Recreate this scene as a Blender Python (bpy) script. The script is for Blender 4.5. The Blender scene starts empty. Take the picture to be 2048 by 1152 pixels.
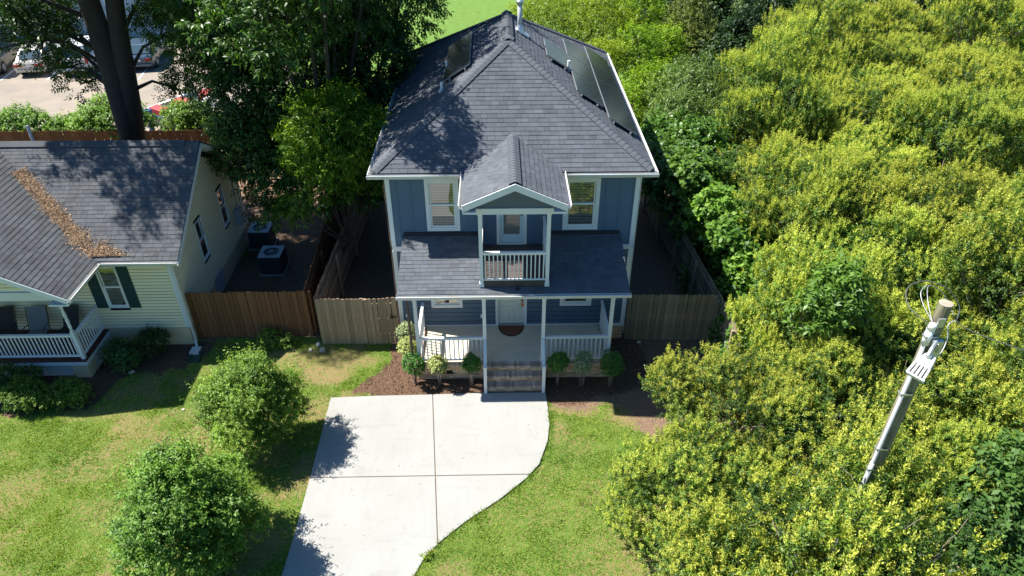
import bpy, math, random
import numpy as np
from mathutils import Vector, Matrix

S = bpy.context.scene
COL = S.collection
R = random.Random(7)

# ------------------------------------------------------------------ camera, light, exposure
F_PX, CAM = 1424.4, Vector((-0.427, -18.22, 14.972))
pitch, yaw, roll = math.radians(35.29), math.radians(1.271), math.radians(0.082)
fw = Vector((math.sin(yaw) * math.cos(pitch), math.cos(yaw) * math.cos(pitch), -math.sin(pitch)))
rt = Vector((math.cos(yaw), -math.sin(yaw), 0)); up = rt.cross(fw)
r2 = math.cos(roll) * rt + math.sin(roll) * up
u2 = -math.sin(roll) * rt + math.cos(roll) * up
cd = bpy.data.cameras.new('camera'); co = bpy.data.objects.new('camera', cd); COL.objects.link(co)
cd.sensor_width = 36; cd.lens = F_PX / 2048 * 36; cd.clip_end = 3000
m = Matrix((r2, u2, -fw)).transposed().to_4x4(); m.translation = CAM
co.matrix_world = m
S.camera = co

SUN_DIR = Vector((-0.70, 0.20, 1.0)).normalized()      # towards the sun
w = bpy.data.worlds.new('World'); S.world = w; w.use_nodes = True
nt = w.node_tree; nt.nodes.clear()
sky = nt.nodes.new('ShaderNodeTexSky'); sky.sky_type = 'NISHITA'; sky.sun_disc = False
sky.sun_elevation = math.asin(SUN_DIR.z); sky.sun_rotation = math.atan2(SUN_DIR.x, SUN_DIR.y)
sky.air_density = 1.0; sky.dust_density = 0.6; sky.ozone_density = 3.5
bg = nt.nodes.new('ShaderNodeBackground'); bg.inputs[1].default_value = 0.072
wo = nt.nodes.new('ShaderNodeOutputWorld')
hs = nt.nodes.new('ShaderNodeHueSaturation'); hs.inputs['Saturation'].default_value = 1.3
nt.links.new(sky.outputs[0], hs.inputs['Color']); nt.links.new(hs.outputs[0], bg.inputs[0]); nt.links.new(bg.outputs[0], wo.inputs[0])
sl = bpy.data.lights.new('sun', 'SUN'); so = bpy.data.objects.new('sun', sl); COL.objects.link(so)
sl.energy = 5.0; sl.angle = math.radians(0.55); sl.color = (1.0, 0.96, 0.89)
so.rotation_euler = SUN_DIR.to_track_quat('Z', 'Y').to_euler()
so.location = (-20, 5, 40)
vs = S.view_settings
S.display_settings.display_device = 'sRGB'
vs.view_transform = 'Standard'; vs.look = 'None'; vs.gamma = 1; vs.exposure = 1.3; vs.use_curve_mapping = False
S.cycles.max_bounces = 6; S.cycles.diffuse_bounces = 3; S.cycles.transparent_max_bounces = 12

# ------------------------------------------------------------------ materials
MATS = {}
def mat(name, col, rough=0.8, rnd=0.0, noise=0.0, nscale=6.0, tone=1.0, metal=0.0, bump=0.0, bscale=60.0, spec=0.3, col2=None, stretch=None, coat=0.0):
    if name in MATS: return MATS[name]
    M = bpy.data.materials.new(name); M.use_nodes = True
    t = M.node_tree; n = t.nodes; L = t.links
    p = n['Principled BSDF']
    p.inputs['Roughness'].default_value = rough; p.inputs['Metallic'].default_value = metal
    p.inputs['Specular IOR Level'].default_value = spec; p.inputs['Coat Weight'].default_value = coat
    geo = n.new('ShaderNodeTexCoord'); src = geo.outputs['Object']
    if stretch:
        mp = n.new('ShaderNodeMapping'); mp.inputs['Scale'].default_value = stretch
        L.new(src, mp.inputs[0]); src = mp.outputs[0]
    ns = n.new('ShaderNodeTexNoise'); ns.inputs['Scale'].default_value = nscale; ns.inputs['Detail'].default_value = 5
    L.new(src, ns.inputs['Vector'])
    mx = n.new('ShaderNodeMix'); mx.data_type = 'RGBA'
    c2 = col2 or tuple(c * 0.6 for c in col)
    mx.inputs[6].default_value = (*col, 1); mx.inputs[7].default_value = (*c2, 1)
    mr = n.new('ShaderNodeMapRange'); mr.inputs[1].default_value = 0.35; mr.inputs[2].default_value = 0.7
    mr.inputs[3].default_value = 0; mr.inputs[4].default_value = noise if not col2 else 1.0
    L.new(ns.outputs[0], mr.inputs[0]); L.new(mr.outputs[0], mx.inputs[0])
    # brightness factor = 1 + tone attribute + random per object
    at = n.new('ShaderNodeAttribute'); at.attribute_name = 'tone'
    oi = n.new('ShaderNodeObjectInfo')
    a = n.new('ShaderNodeMath'); a.operation = 'MULTIPLY_ADD'; a.inputs[1].default_value = 2 * rnd; a.inputs[2].default_value = 1 - rnd
    L.new(oi.outputs['Random'], a.inputs[0])
    b = n.new('ShaderNodeMath'); b.operation = 'MULTIPLY_ADD'; b.inputs[1].default_value = tone
    L.new(at.outputs['Fac'], b.inputs[0]); L.new(a.outputs[0], b.inputs[2])
    vm = n.new('ShaderNodeVectorMath'); vm.operation = 'SCALE'
    L.new(mx.outputs[2], vm.inputs[0]); L.new(b.outputs[0], vm.inputs['Scale'])
    L.new(vm.outputs[0], p.inputs['Base Color'])
    if bump:
        nb = n.new('ShaderNodeTexNoise'); nb.inputs['Scale'].default_value = bscale; nb.inputs['Detail'].default_value = 4
        L.new(src, nb.inputs['Vector'])
        bp = n.new('ShaderNodeBump'); bp.inputs['Strength'].default_value = bump; bp.inputs['Distance'].default_value = 0.02
        L.new(nb.outputs[0], bp.inputs['Height']); L.new(bp.outputs[0], p.inputs['Normal'])
    MATS[name] = M
    return M

def leaf_mat(name, c1, c2, trans=0.3, rough=0.45, spec=0.35):
    """c1..c2 picked by the per-face tone attribute (-0.5..0.5)"""
    if name in MATS: return MATS[name]
    M = bpy.data.materials.new(name); M.use_nodes = True
    t = M.node_tree; n = t.nodes; L = t.links
    p = n['Principled BSDF']; p.inputs['Roughness'].default_value = rough; p.inputs['Specular IOR Level'].default_value = spec
    at = n.new('ShaderNodeAttribute'); at.attribute_name = 'tone'
    ad = n.new('ShaderNodeMath'); ad.operation = 'ADD'; ad.inputs[1].default_value = 0.5; ad.use_clamp = True
    L.new(at.outputs['Fac'], ad.inputs[0])
    mx = n.new('ShaderNodeMix'); mx.data_type = 'RGBA'
    mx.inputs[6].default_value = (*c1, 1); mx.inputs[7].default_value = (*c2, 1)
    L.new(ad.outputs[0], mx.inputs[0]); L.new(mx.outputs[2], p.inputs['Base Color'])
    oi = n.new('ShaderNodeObjectInfo'); hs_ = n.new('ShaderNodeHueSaturation')
    r1 = n.new('ShaderNodeMapRange'); r1.inputs[3].default_value = .489; r1.inputs[4].default_value = .508; L.new(oi.outputs['Random'], r1.inputs[0]); L.new(r1.outputs[0], hs_.inputs['Hue'])
    m1 = n.new('ShaderNodeMath'); m1.operation = 'MULTIPLY'; m1.inputs[1].default_value = 7.31; f1 = n.new('ShaderNodeMath'); f1.operation = 'FRACT'; L.new(oi.outputs['Random'], m1.inputs[0]); L.new(m1.outputs[0], f1.inputs[0])
    r2_ = n.new('ShaderNodeMapRange'); r2_.inputs[3].default_value = .84; r2_.inputs[4].default_value = 1.16; L.new(f1.outputs[0], r2_.inputs[0]); L.new(r2_.outputs[0], hs_.inputs['Value'])
    L.new(mx.outputs[2], hs_.inputs['Color']); L.new(hs_.outputs[0], p.inputs['Base Color'])
    tr = n.new('ShaderNodeBsdfTranslucent')
    sc = n.new('ShaderNodeVectorMath'); sc.operation = 'MULTIPLY'; sc.inputs[1].default_value = (1.25, 1.35, 0.5)
    L.new(hs_.outputs[0], sc.inputs[0]); L.new(sc.outputs[0], tr.inputs[0])
    ms = n.new('ShaderNodeMixShader'); ms.inputs[0].default_value = trans
    L.new(p.outputs[0], ms.inputs[1]); L.new(tr.outputs[0], ms.inputs[2])
    L.new(ms.outputs[0], n['Material Output'].inputs[0])
    MATS[name] = M
    return M

def glass_mat(name, tint=(0.9, 0.95, 0.95), refl=0.20):
    if name in MATS: return MATS[name]
    M = bpy.data.materials.new(name); M.use_nodes = True
    t = M.node_tree; n = t.nodes; L = t.links; n.remove(n['Principled BSDF'])
    tr = n.new('ShaderNodeBsdfTransparent'); tr.inputs[0].default_value = (*tint, 1)
    gl = n.new('ShaderNodeBsdfGlossy'); gl.inputs['Roughness'].default_value = 0.015
    fr = n.new('ShaderNodeFresnel'); fr.inputs[0].default_value = 1.5
    ad = n.new('ShaderNodeMath'); ad.operation = 'ADD'; ad.inputs[1].default_value = refl; ad.use_clamp = True
    L.new(fr.outputs[0], ad.inputs[0])
    ms = n.new('ShaderNodeMixShader'); L.new(ad.outputs[0], ms.inputs[0])
    L.new(tr.outputs[0], ms.inputs[1]); L.new(gl.outputs[0], ms.inputs[2])
    L.new(ms.outputs[0], n['Material Output'].inputs[0]); MATS[name] = M
    return M

white = mat('white_paint', (0.68, 0.70, 0.70), 0.55, noise=0.10, nscale=3, rnd=0.03)
white_metal = mat('white_gutter_metal', (0.58, 0.60, 0.60), 0.4, noise=0.25, nscale=4, col2=(0.55, 0.53, 0.48))
blue_panel = mat('blue_grey_panel', (0.092, 0.150, 0.225), 0.75, noise=0.15, nscale=2.5, bump=0.15, bscale=40)
blue_board = mat('blue_grey_siding', (0.088, 0.135, 0.195), 0.75, rnd=0.05, noise=0.18, nscale=3, bump=0.15, bscale=40)
gable_paint = mat('grey_gable_paint', (0.12, 0.15, 0.18), 0.8, noise=0.1, nscale=3)
sh_blue = mat('charcoal_shingle', (0.094, 0.103, 0.116), 0.95, rnd=0.06, noise=0.35, nscale=2.2, bump=0.5, bscale=90, spec=0.15)
sh_deck = mat('dark_roof_underlay', (0.03, 0.03, 0.035), 0.95)
sh_nb = mat('weathered_grey_shingle', (0.090, 0.095, 0.102), 0.95, rnd=0.07, noise=0.45, nscale=1.6, bump=0.5, bscale=90, spec=0.15)
cream = mat('cream_vinyl_siding', (0.82, 0.73, 0.50), 0.6, rnd=0.03, noise=0.12, nscale=1.5, stretch=(0.3, 1, 3))
stucco = mat('tan_stucco', (0.58, 0.48, 0.31), 0.9, noise=0.3, nscale=5, bump=0.5, bscale=50)
def concrete_mat():
    M = bpy.data.materials.new('pale_concrete'); M.use_nodes = True; t = M.node_tree; n = t.nodes; L = t.links; p = n['Principled BSDF']
    p.inputs['Roughness'].default_value = .88; p.inputs['Specular IOR Level'].default_value = .2
    tc = n.new('ShaderNodeTexCoord'); cur = None
    def nz(s_, d, st=None, di=0.0):
        q = n.new('ShaderNodeTexNoise'); q.inputs['Scale'].default_value = s_; q.inputs['Detail'].default_value = d; q.inputs['Distortion'].default_value = di
        if st:
            mp = n.new('ShaderNodeMapping'); mp.inputs['Scale'].default_value = st; L.new(tc.outputs['Object'], mp.inputs[0]); L.new(mp.outputs[0], q.inputs['Vector'])
        else: L.new(tc.outputs['Object'], q.inputs['Vector'])
        return q.outputs[0]
    def mx(f, lo, hi, am, c1, c2):
        r_ = n.new('ShaderNodeMapRange'); r_.inputs[1].default_value = lo; r_.inputs[2].default_value = hi; r_.inputs[4].default_value = am; L.new(f, r_.inputs[0])
        q = n.new('ShaderNodeMix'); q.data_type = 'RGBA'; L.new(r_.outputs[0], q.inputs[0])
        for k, c in ((6, c1), (7, c2)):
            if isinstance(c, tuple): q.inputs[k].default_value = (*c, 1)
            else: L.new(c, q.inputs[k])
        return q.outputs[2]
    c = mx(nz(.7, 3), .35, .7, 1, (.305, .305, .288), (.282, .278, .256))
    c = mx(nz(1.7, 5, None, 1.2), .58, .78, .5, c, (.24, .222, .182))
    c = mx(nz(2.6, 6, (2.6, .35, 1), .4), .5, .75, .5, c, (.27, .268, .25))
    c = mx(nz(.9, 2, (.5, 3, 1)), .62, .66, .12, c, (.19, .18, .16))
    c = mx(nz(60, 2), .62, .8, .55, c, (.20, .19, .17))
    c = mx(nz(9, 3), .66, .72, .35, c, (.20, .17, .13))
    L.new(c, p.inputs['Base Color'])
    bp = n.new('ShaderNodeBump'); bp.inputs['Strength'].default_value = .15; bp.inputs['Distance'].default_value = .02; L.new(nz(90, 3, (6, 1, 1)), bp.inputs['Height']); L.new(bp.outputs[0], p.inputs['Normal'])
    MATS['pale_concrete'] = M; return M
concrete = concrete_mat()
joint_m = mat('dirt_filled_joint', (0.16, 0.12, 0.08), 1.0, noise=0.6, nscale=12)
porch_conc = mat('porch_concrete', (0.62, 0.57, 0.45), 0.85, noise=0.3, nscale=3, bump=0.3, bscale=120)
brick_m = mat('tan_red_brick', (0.50, 0.28, 0.155), 0.9, rnd=0.30, tone=1.4, noise=0.45, nscale=14, col2=(0.56, 0.42, 0.27))
step_brick = mat('mottled_step_brick', (0.40, 0.255, 0.18), 0.9, rnd=0.35, noise=1, nscale=10, col2=(0.60, 0.52, 0.43))
mortar = mat('grey_mortar', (0.34, 0.32, 0.28), 0.95, noise=0.3, nscale=20)
wood_brown = mat('brown_stained_wood', (0.20, 0.088, 0.038), 0.8, rnd=0.22, noise=0.6, nscale=5, stretch=(4, 4, 0.5), bump=0.3, bscale=20)
wood_grey = mat('weathered_fence_wood', (0.34, 0.245, 0.155), 0.9, rnd=0.22, noise=0.6, nscale=5, stretch=(4, 4, 0.5), bump=0.3, bscale=20)
wood_green = mat('mossy_fence_wood', (0.27, 0.21, 0.14), 0.9, rnd=0.25, noise=1, nscale=2.0, stretch=(2, 2, 0.8), col2=(0.15, 0.145, 0.085), bump=0.3, bscale=20)
deck_m = mat('dark_deck_wood', (0.095, 0.075, 0.065), 0.7, rnd=0.2, noise=0.5, nscale=6, stretch=(1, 5, 1))
redeck = mat('maroon_porch_deck', (0.075, 0.025, 0.02), 0.6, rnd=0.15)
dark = mat('dark_interior', (0.02, 0.02, 0.022), 0.9)
black_rubber = mat('black_rubber', (0.02, 0.02, 0.02), 0.85)
blind_m = mat('window_blind', (0.62, 0.61, 0.56), 0.6)
glass = glass_mat('window_glass')
car_glass = glass_mat('tinted_glass', (0.12, 0.16, 0.18), 0.10)
door_teal = mat('pale_teal_door', (0.50, 0.66, 0.70), 0.4)
door_cream = mat('off_white_door', (0.66, 0.67, 0.60), 0.45, noise=0.08)
brass = mat('aged_bronze', (0.06, 0.045, 0.03), 0.35, metal=0.8)
orange = mat('orange_tag', (0.75, 0.14, 0.04), 0.6)
mat_coir = mat('brown_coir', (0.16, 0.07, 0.045), 1.0, noise=0.5, nscale=40)
galv = mat('galvanised_steel', (0.52, 0.55, 0.57), 0.38, metal=0.75, noise=0.3, nscale=8)
pvc = mat('grey_pvc', (0.42, 0.44, 0.46), 0.45, noise=0.2, nscale=6)
whitepvc = mat('white_pvc', (0.75, 0.76, 0.74), 0.5)
panel_m = mat('black_solar_cell', (0.010, 0.012, 0.017), 0.15, spec=0.3)
panel_fr = mat('panel_frame', (0.30, 0.32, 0.35), 0.35, metal=0.6)
pole_m = mat('weathered_treated_pole', (0.24, 0.225, 0.14), 0.9, noise=1, nscale=5, stretch=(4, 4, 0.5), col2=(0.12, 0.11, 0.07), bump=0.5, bscale=14)
pole_top = mat('sawn_pole_end', (0.33, 0.29, 0.22), 0.9, noise=0.6, nscale=10)
bark = mat('dark_grey_bark', (0.055, 0.047, 0.040), 0.95, noise=0.7, nscale=5, stretch=(2, 2, 0.5), bump=1.0, bscale=9)
barkl = mat('pale_bark', (0.26, 0.21, 0.16), 0.9, noise=0.5, nscale=8, bump=0.5, bscale=20)
barkr = mat('reddish_bark', (0.25, 0.14, 0.09), 0.9, noise=0.5, nscale=8, bump=0.5, bscale=20)
shutter_m = mat('dark_teal_shutter', (0.018, 0.055, 0.058), 0.5)
chair_grey = mat('grey_mesh_fabric', (0.16, 0.17, 0.18), 0.8)
chair_dark = mat('dark_fabric', (0.03, 0.03, 0.03), 0.9)
ac_dark = mat('dark_ac_grille', (0.05, 0.055, 0.06), 0.5, noise=0.3)
ac_top = mat('grey_ac_top', (0.32, 0.36, 0.40), 0.45)
stone_m = mat('pale_stone', (0.52, 0.48, 0.40), 0.9, rnd=0.15, noise=0.4, nscale=9)
litter_m = mat('dry_leaf_litter', (0.32, 0.215, 0.13), 0.9, tone=1.3)
mulch_m = mat('shredded_bark_mulch', (0.120, 0.072, 0.045), 0.95, tone=1.5)

# ------------------------------------------------------------------ mesh helpers
ORG = {}
class MB:
    def __init__(s): s.v = []; s.f = []; s.m = []; s.t = []
    def poly(s, pts, mi=0, tone=0.0):
        k = len(s.v); s.v += [tuple(p) for p in pts]; s.f.append(tuple(range(k, k + len(pts)))); s.m.append(mi); s.t.append(tone)
    def prism(s, bot, top, mi=0, tone=0.0, cap=True):
        k = len(s.v); n = len(bot)
        s.v += [tuple(p) for p in bot] + [tuple(p) for p in top]
        fs = []
        if cap: fs += [tuple(range(k + n - 1, k - 1, -1)), tuple(range(k + n, k + 2 * n))]
        fs += [(k + i, k + (i + 1) % n, k + n + (i + 1) % n, k + n + i) for i in range(n)]
        s.f += fs; s.m += [mi] * len(fs); s.t += [tone] * len(fs)
    def box(s, x0, x1, y0, y1, z0, z1, mi=0, tone=0.0):
        s.prism([(x0, y0, z0), (x1, y0, z0), (x1, y1, z0), (x0, y1, z0)], [(x0, y0, z1), (x1, y0, z1), (x1, y1, z1), (x0, y1, z1)], mi, tone)
        return s
    def beam(s, a, b, w, h, mi=0, upv=(0, 0, 1)):
        a = Vector(a); b = Vector(b); d = (b - a).normalized(); u = Vector(upv)
        x = d.cross(u)
        if x.length < 1e-4: x = d.cross(Vector((1, 0, 0)))
        x.normalize(); y = x.cross(d).normalized()
        q = [(-w / 2, -h / 2), (w / 2, -h / 2), (w / 2, h / 2), (-w / 2, h / 2)]
        s.prism([a + x * i + y * j for i, j in q], [b + x * i + y * j for i, j in q], mi)
        return s
    def tube(s, pts, r, n=8, mi=0, caps=True):
        pts = [Vector(p) for p in pts]
        rs = r if isinstance(r, (list, tuple)) else [r] * len(pts)
        k = len(s.v); px = None
        for i, p in enumerate(pts):
            d = (pts[min(i + 1, len(pts) - 1)] - pts[max(i - 1, 0)]).normalized()
            if px is None:
                px = d.cross(Vector((0, 0, 1)))
                if px.length < 1e-3: px = Vector((1, 0, 0))
            x = (px - d * px.dot(d)).normalized(); px = x; y = d.cross(x)
            for j in range(n):
                a = 2 * math.pi * j / n
                s.v.append(tuple(p + (x * math.cos(a) + y * math.sin(a)) * rs[i]))
        for i in range(len(pts) - 1):
            for j in range(n):
                s.f.append((k + i * n + j, k + i * n + (j + 1) % n, k + (i + 1) * n + (j + 1) % n, k + (i + 1) * n + j)); s.m.append(mi); s.t.append(0)
        if caps:
            s.f.append(tuple(k + j for j in range(n - 1, -1, -1))); s.m.append(mi); s.t.append(0)
            q = k + (len(pts) - 1) * n; s.f.append(tuple(q + j for j in range(n))); s.m.append(mi); s.t.append(0)
        return s
    def lathe(s, prof, c=(0, 0, 0), n=16, mi=0):
        k = len(s.v)
        for r, z in prof:
            for j in range(n):
                a = 2 * math.pi * j / n; s.v.append((c[0] + r * math.cos(a), c[1] + r * math.sin(a), c[2] + z))
        for i in range(len(prof) - 1):
            for j in range(n):
                s.f.append((k + i * n + j, k + i * n + (j + 1) % n, k + (i + 1) * n + (j + 1) % n, k + (i + 1) * n + j)); s.m.append(mi); s.t.append(0)
        s.f.append(tuple(k + j for j in range(n - 1, -1, -1))); s.m.append(mi); s.t.append(0)
        q = k + (len(prof) - 1) * n; s.f.append(tuple(q + j for j in range(n))); s.m.append(mi); s.t.append(0)
        return s
    def mesh(s, name, mats, org=(0, 0, 0), smooth=False):
        me = bpy.data.meshes.new(name)
        o = Vector(org)
        me.from_pydata([tuple(Vector(p) - o) for p in s.v], [], s.f)
        for M in (mats if isinstance(mats, (list, tuple)) else [mats]): me.materials.append(M)
        me.polygons.foreach_set('material_index', s.m)
        if any(s.t):
            at = me.attributes.new('tone', 'FLOAT', 'FACE'); at.data.foreach_set('value', s.t)
        if smooth: me.polygons.foreach_set('use_smooth', [True] * len(s.f))
        me.validate(); me.update()
        return me

def link(name, data, parent=None, kind=None, label=None):
    o = bpy.data.objects.new(name, data); COL.objects.link(o)
    if parent is not None: o.parent = parent; ORG[o.name] = ORG.get(parent.name, (0, 0, 0))
    if kind: o['kind'] = kind
    if label: o['label'] = label
    return o
def thing(name, label, cat, loc=(0, 0, 0), group=None):
    o = bpy.data.objects.new(name, None); COL.objects.link(o); o.location = loc; o.empty_display_size = 0.2
    o['label'] = label; o['category'] = cat
    if group: o['group'] = group
    ORG[o.name] = tuple(loc)
    return o
def part(name, mb, mats, parent, kind=None, label=None, smooth=False, bevel=0):
    """mesh given in world coordinates under a thing"""
    org = ORG.get(parent.name, (0, 0, 0))
    o = link(name, mb.mesh(name, mats, org, smooth), parent, kind, label)
    if bevel:
        b = o.modifiers.new('bevel', 'BEVEL'); b.width = bevel; b.segments = 2; b.limit_method = 'ANGLE'
    return o
def put(name, me, parent, wloc, rot=(0, 0, 0), scale=(1, 1, 1), label=None):
    """shared mesh placed at a world position under a thing"""
    o = link(name, me, parent, None, label)
    org = Vector(ORG.get(parent.name, (0, 0, 0)))
    o.location = Vector(wloc) - org; o.rotation_euler = rot; o.scale = scale
    return o
def solo(name, mb, mats, label, cat, loc, group=None, smooth=False, bevel=0):
    """a thing that is one mesh; geometry in world coordinates"""
    me = mb.mesh(name, mats, loc, smooth); o = bpy.data.objects.new(name, me); COL.objects.link(o); o.location = loc
    o['label'] = label; o['category'] = cat
    if group: o['group'] = group
    ORG[o.name] = tuple(loc)
    if bevel:
        b = o.modifiers.new('bevel', 'BEVEL'); b.width = bevel; b.segments = 2; b.limit_method = 'ANGLE'
    return o
def copy_tree(o, parent=None):
    c = o.copy(); COL.objects.link(c)
    if parent: c.parent = parent
    ORG[c.name] = ORG.get(o.name, (0, 0, 0))
    for ch in list(o.children): copy_tree(ch, c)
    return c

def np_mesh(name, verts, quads=None, tris=None, mi=None, tone=None, mats=()):
    me = bpy.data.meshes.new(name)
    verts = np.ascontiguousarray(verts, np.float32)
    nq = 0 if quads is None else len(quads); ntr = 0 if tris is None else len(tris)
    me.vertices.add(len(verts)); me.vertices.foreach_set('co', verts.ravel())
    loops = []
    if nq: loops.append(np.asarray(quads, np.int32).ravel())
    if ntr: loops.append(np.asarray(tris, np.int32).ravel())
    loops = np.concatenate(loops)
    me.loops.add(len(loops)); me.loops.foreach_set('vertex_index', loops)
    st = np.concatenate([np.arange(nq) * 4, nq * 4 + np.arange(ntr) * 3]).astype(np.int32)
    me.polygons.add(nq + ntr); me.polygons.foreach_set('loop_start', st)
    for M in mats: me.materials.append(M)
    if mi is not None: me.polygons.foreach_set('material_index', np.asarray(mi, np.int32))
    if tone is not None:
        at = me.attributes.new('tone', 'FLOAT', 'FACE'); at.data.foreach_set('value', np.asarray(tone, np.float32))
    me.update(calc_edges=True)
    return me

# ------------------------------------------------------------------ value noise for the ground masks
def vnoise(x, y, scale, seed):
    rg = np.random.RandomState(seed); G = rg.rand(256, 256)
    u = x * scale; v = y * scale
    i = np.floor(u).astype(int); j = np.floor(v).astype(int); a = u - i; b = v - j
    a = a * a * (3 - 2 * a); b = b * b * (3 - 2 * b)
    g = lambda p, q: G[p % 256, q % 256]
    return (g(i, j) * (1 - a) + g(i + 1, j) * a) * (1 - b) + (g(i, j + 1) * (1 - a) + g(i + 1, j + 1) * a) * b
def fbm(x, y, scale, seed, n=4):
    s = 0; a = 1; t = 0
    for k in range(n): s = s + a * vnoise(x, y, scale * 2 ** k, seed + k); t += a; a *= 0.5
    return s / t
def inpoly(x, y, P):
    c = np.zeros(np.shape(x), bool); n = len(P)
    for i in range(n):
        x0, y0 = P[i]; x1, y1 = P[(i + 1) % n]
        if y0 == y1: continue
        hit = ((y0 > y) != (y1 > y)) & (x < (x1 - x0) * (y - y0) / (y1 - y0) + x0)
        c ^= hit
    return c
def sdist(x, y, P):
    """signed distance to polygon, positive inside"""
    d = np.full(np.shape(x), 1e9); n = len(P)
    for i in range(n):
        ax, ay = P[i]; bx, by = P[(i + 1) % n]; ex, ey = bx - ax, by - ay
        t = np.clip(((x - ax) * ex + (y - ay) * ey) / (ex * ex + ey * ey), 0, 1)
        d = np.minimum(d, np.hypot(x - ax - t * ex, y - ay - t * ey))
    return np.where(inpoly(x, y, P), d, -d)

DRIVE = [(-5.48, -2.66), (-4.03, -2.61), (-2.46, -2.59), (-0.89, -2.55), (0.93, -2.57), (0.97, -3.3), (0.97, -3.88), (0.88, -4.5), (0.6, -5.33), (0.25, -5.78),
         (-0.47, -6.46), (-1.34, -7.13), (-1.93, -7.69), (-2.27, -8.12), (-2.5, -8.65), (-2.6, -9.6), (-2.6, -14), (-5.6, -14), (-5.53, -8.5), (-5.49, -7.6), (-5.47, -5.72), (-5.48, -4.32)]
MULCH = [[(-4.0, 0.2), (-4.05, -0.9), (-4.2, -1.7), (-4.9, -2.66), (-2, -2.8), (1.0, -2.8), (1.3, -2.95), (3.2, -2.95), (4.3, -2.2), (4.2, 0.2)],
         [(-17, 0), (-17, -2.6), (-14.5, -3.1), (-12.6, -2.75), (-11.9, -1.7), (-10.2, -1.05), (-9.8, -0.3), (-9.8, 0.3)]]
BARE = [[(-6.1, 0), (-6.0, 14), (-3.6, 14), (-3.6, 0)], [(3.6, 0.2), (1.0, -2.6), (1.15, -3.1), (2.6, -3.25), (4.6, -3.8), (7, -3.6), (30, -3), (40, 20), (6, 22), (3.6, 12)],
        [(-10.4, 0.3), (-10.4, 12.9), (-6.1, 12.9), (-6.1, 0.3)], [(-26, 7), (-26, 13.2), (-10, 13.2), (-10, 7)],
        [(3.0, -3), (4.0, -5), (3.4, -7.5), (3.2, -9), (3, -12), (30, -12), (30, -3)]]
def masks(x, y):
    wx = x + (fbm(x, y, 1.1, 11) - .5) * 0.9; wy = y + (fbm(x, y, 1.1, 31) - .5) * 0.9
    mul = np.zeros(np.shape(x)); bare = np.zeros(np.shape(x))
    for P in MULCH: mul = np.maximum(mul, np.clip(0.5 + sdist(wx, wy, P) * 3.0, 0, 1))
    for P in BARE: bare = np.maximum(bare, np.clip(0.5 + sdist(wx, wy, P) * 2.2, 0, 1))
    n = fbm(x, y, 0.45, 3); n2 = fbm(x, y, 1.6, 8)
    patch = np.clip((n * 0.45 + n2 * 0.55 - 0.46) * 4.5, 0, 0.75)
    # worn straw-coloured spots seen in the photograph
    for cx, cy, rx, ry, a in ((-5.9, -1.6, .9, .55, .95), (-5.3, -0.9, .8, .5, .8), (3.9, -3.7, 1.3, .45, 1.0), (1.75, -3.2, .8, .25, .8), (1.25, -4.2, .35, .5, .75), (0.95, -5.6, .35, .3, .6), (2.6, -7.6, .9, .7, .7), (2.3, -8.4, 1.5, .9, .8), (1.9, -6.6, .7, .4, .5), (-13.5, -6.0, 1.4, .7, .6), (1.7, -4.9, .5, .4, .5), (-9.9, -5.2, .7, .5, .5), (-10.4, -6.6, .8, .5, .5), (-12.6, -8.4, 1.2, .6, .4),
                             (-1.6, -8.5, .5, .3, .7), (-7.0, -4.7, .7, .6, .7), (-6.5, -7.7, .9, .8, .8), (-9.2, -4.4, .8, .4, .4), (-12.2, -3.0, 1.4, .4, .6), (-11.5, -5.2, .9, .5, .5), (-8.6, -3.6, .8, .4, .35), (-9.0, -8.3, .6, .5, .4)):
        q = ((wx - cx) / rx) ** 2 + ((wy - cy) / ry) ** 2
        patch = np.maximum(patch, a * np.clip(1.35 - q * .8, 0, 1) ** .8)
    lush = np.clip(1.2 - (((x - 0.6) / 2.6) ** 2 + ((y + 7.0) / 3.0) ** 2), 0, 1)
    patch = patch * (1 - 0.55 * lush)
    return mul, bare, patch

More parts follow.
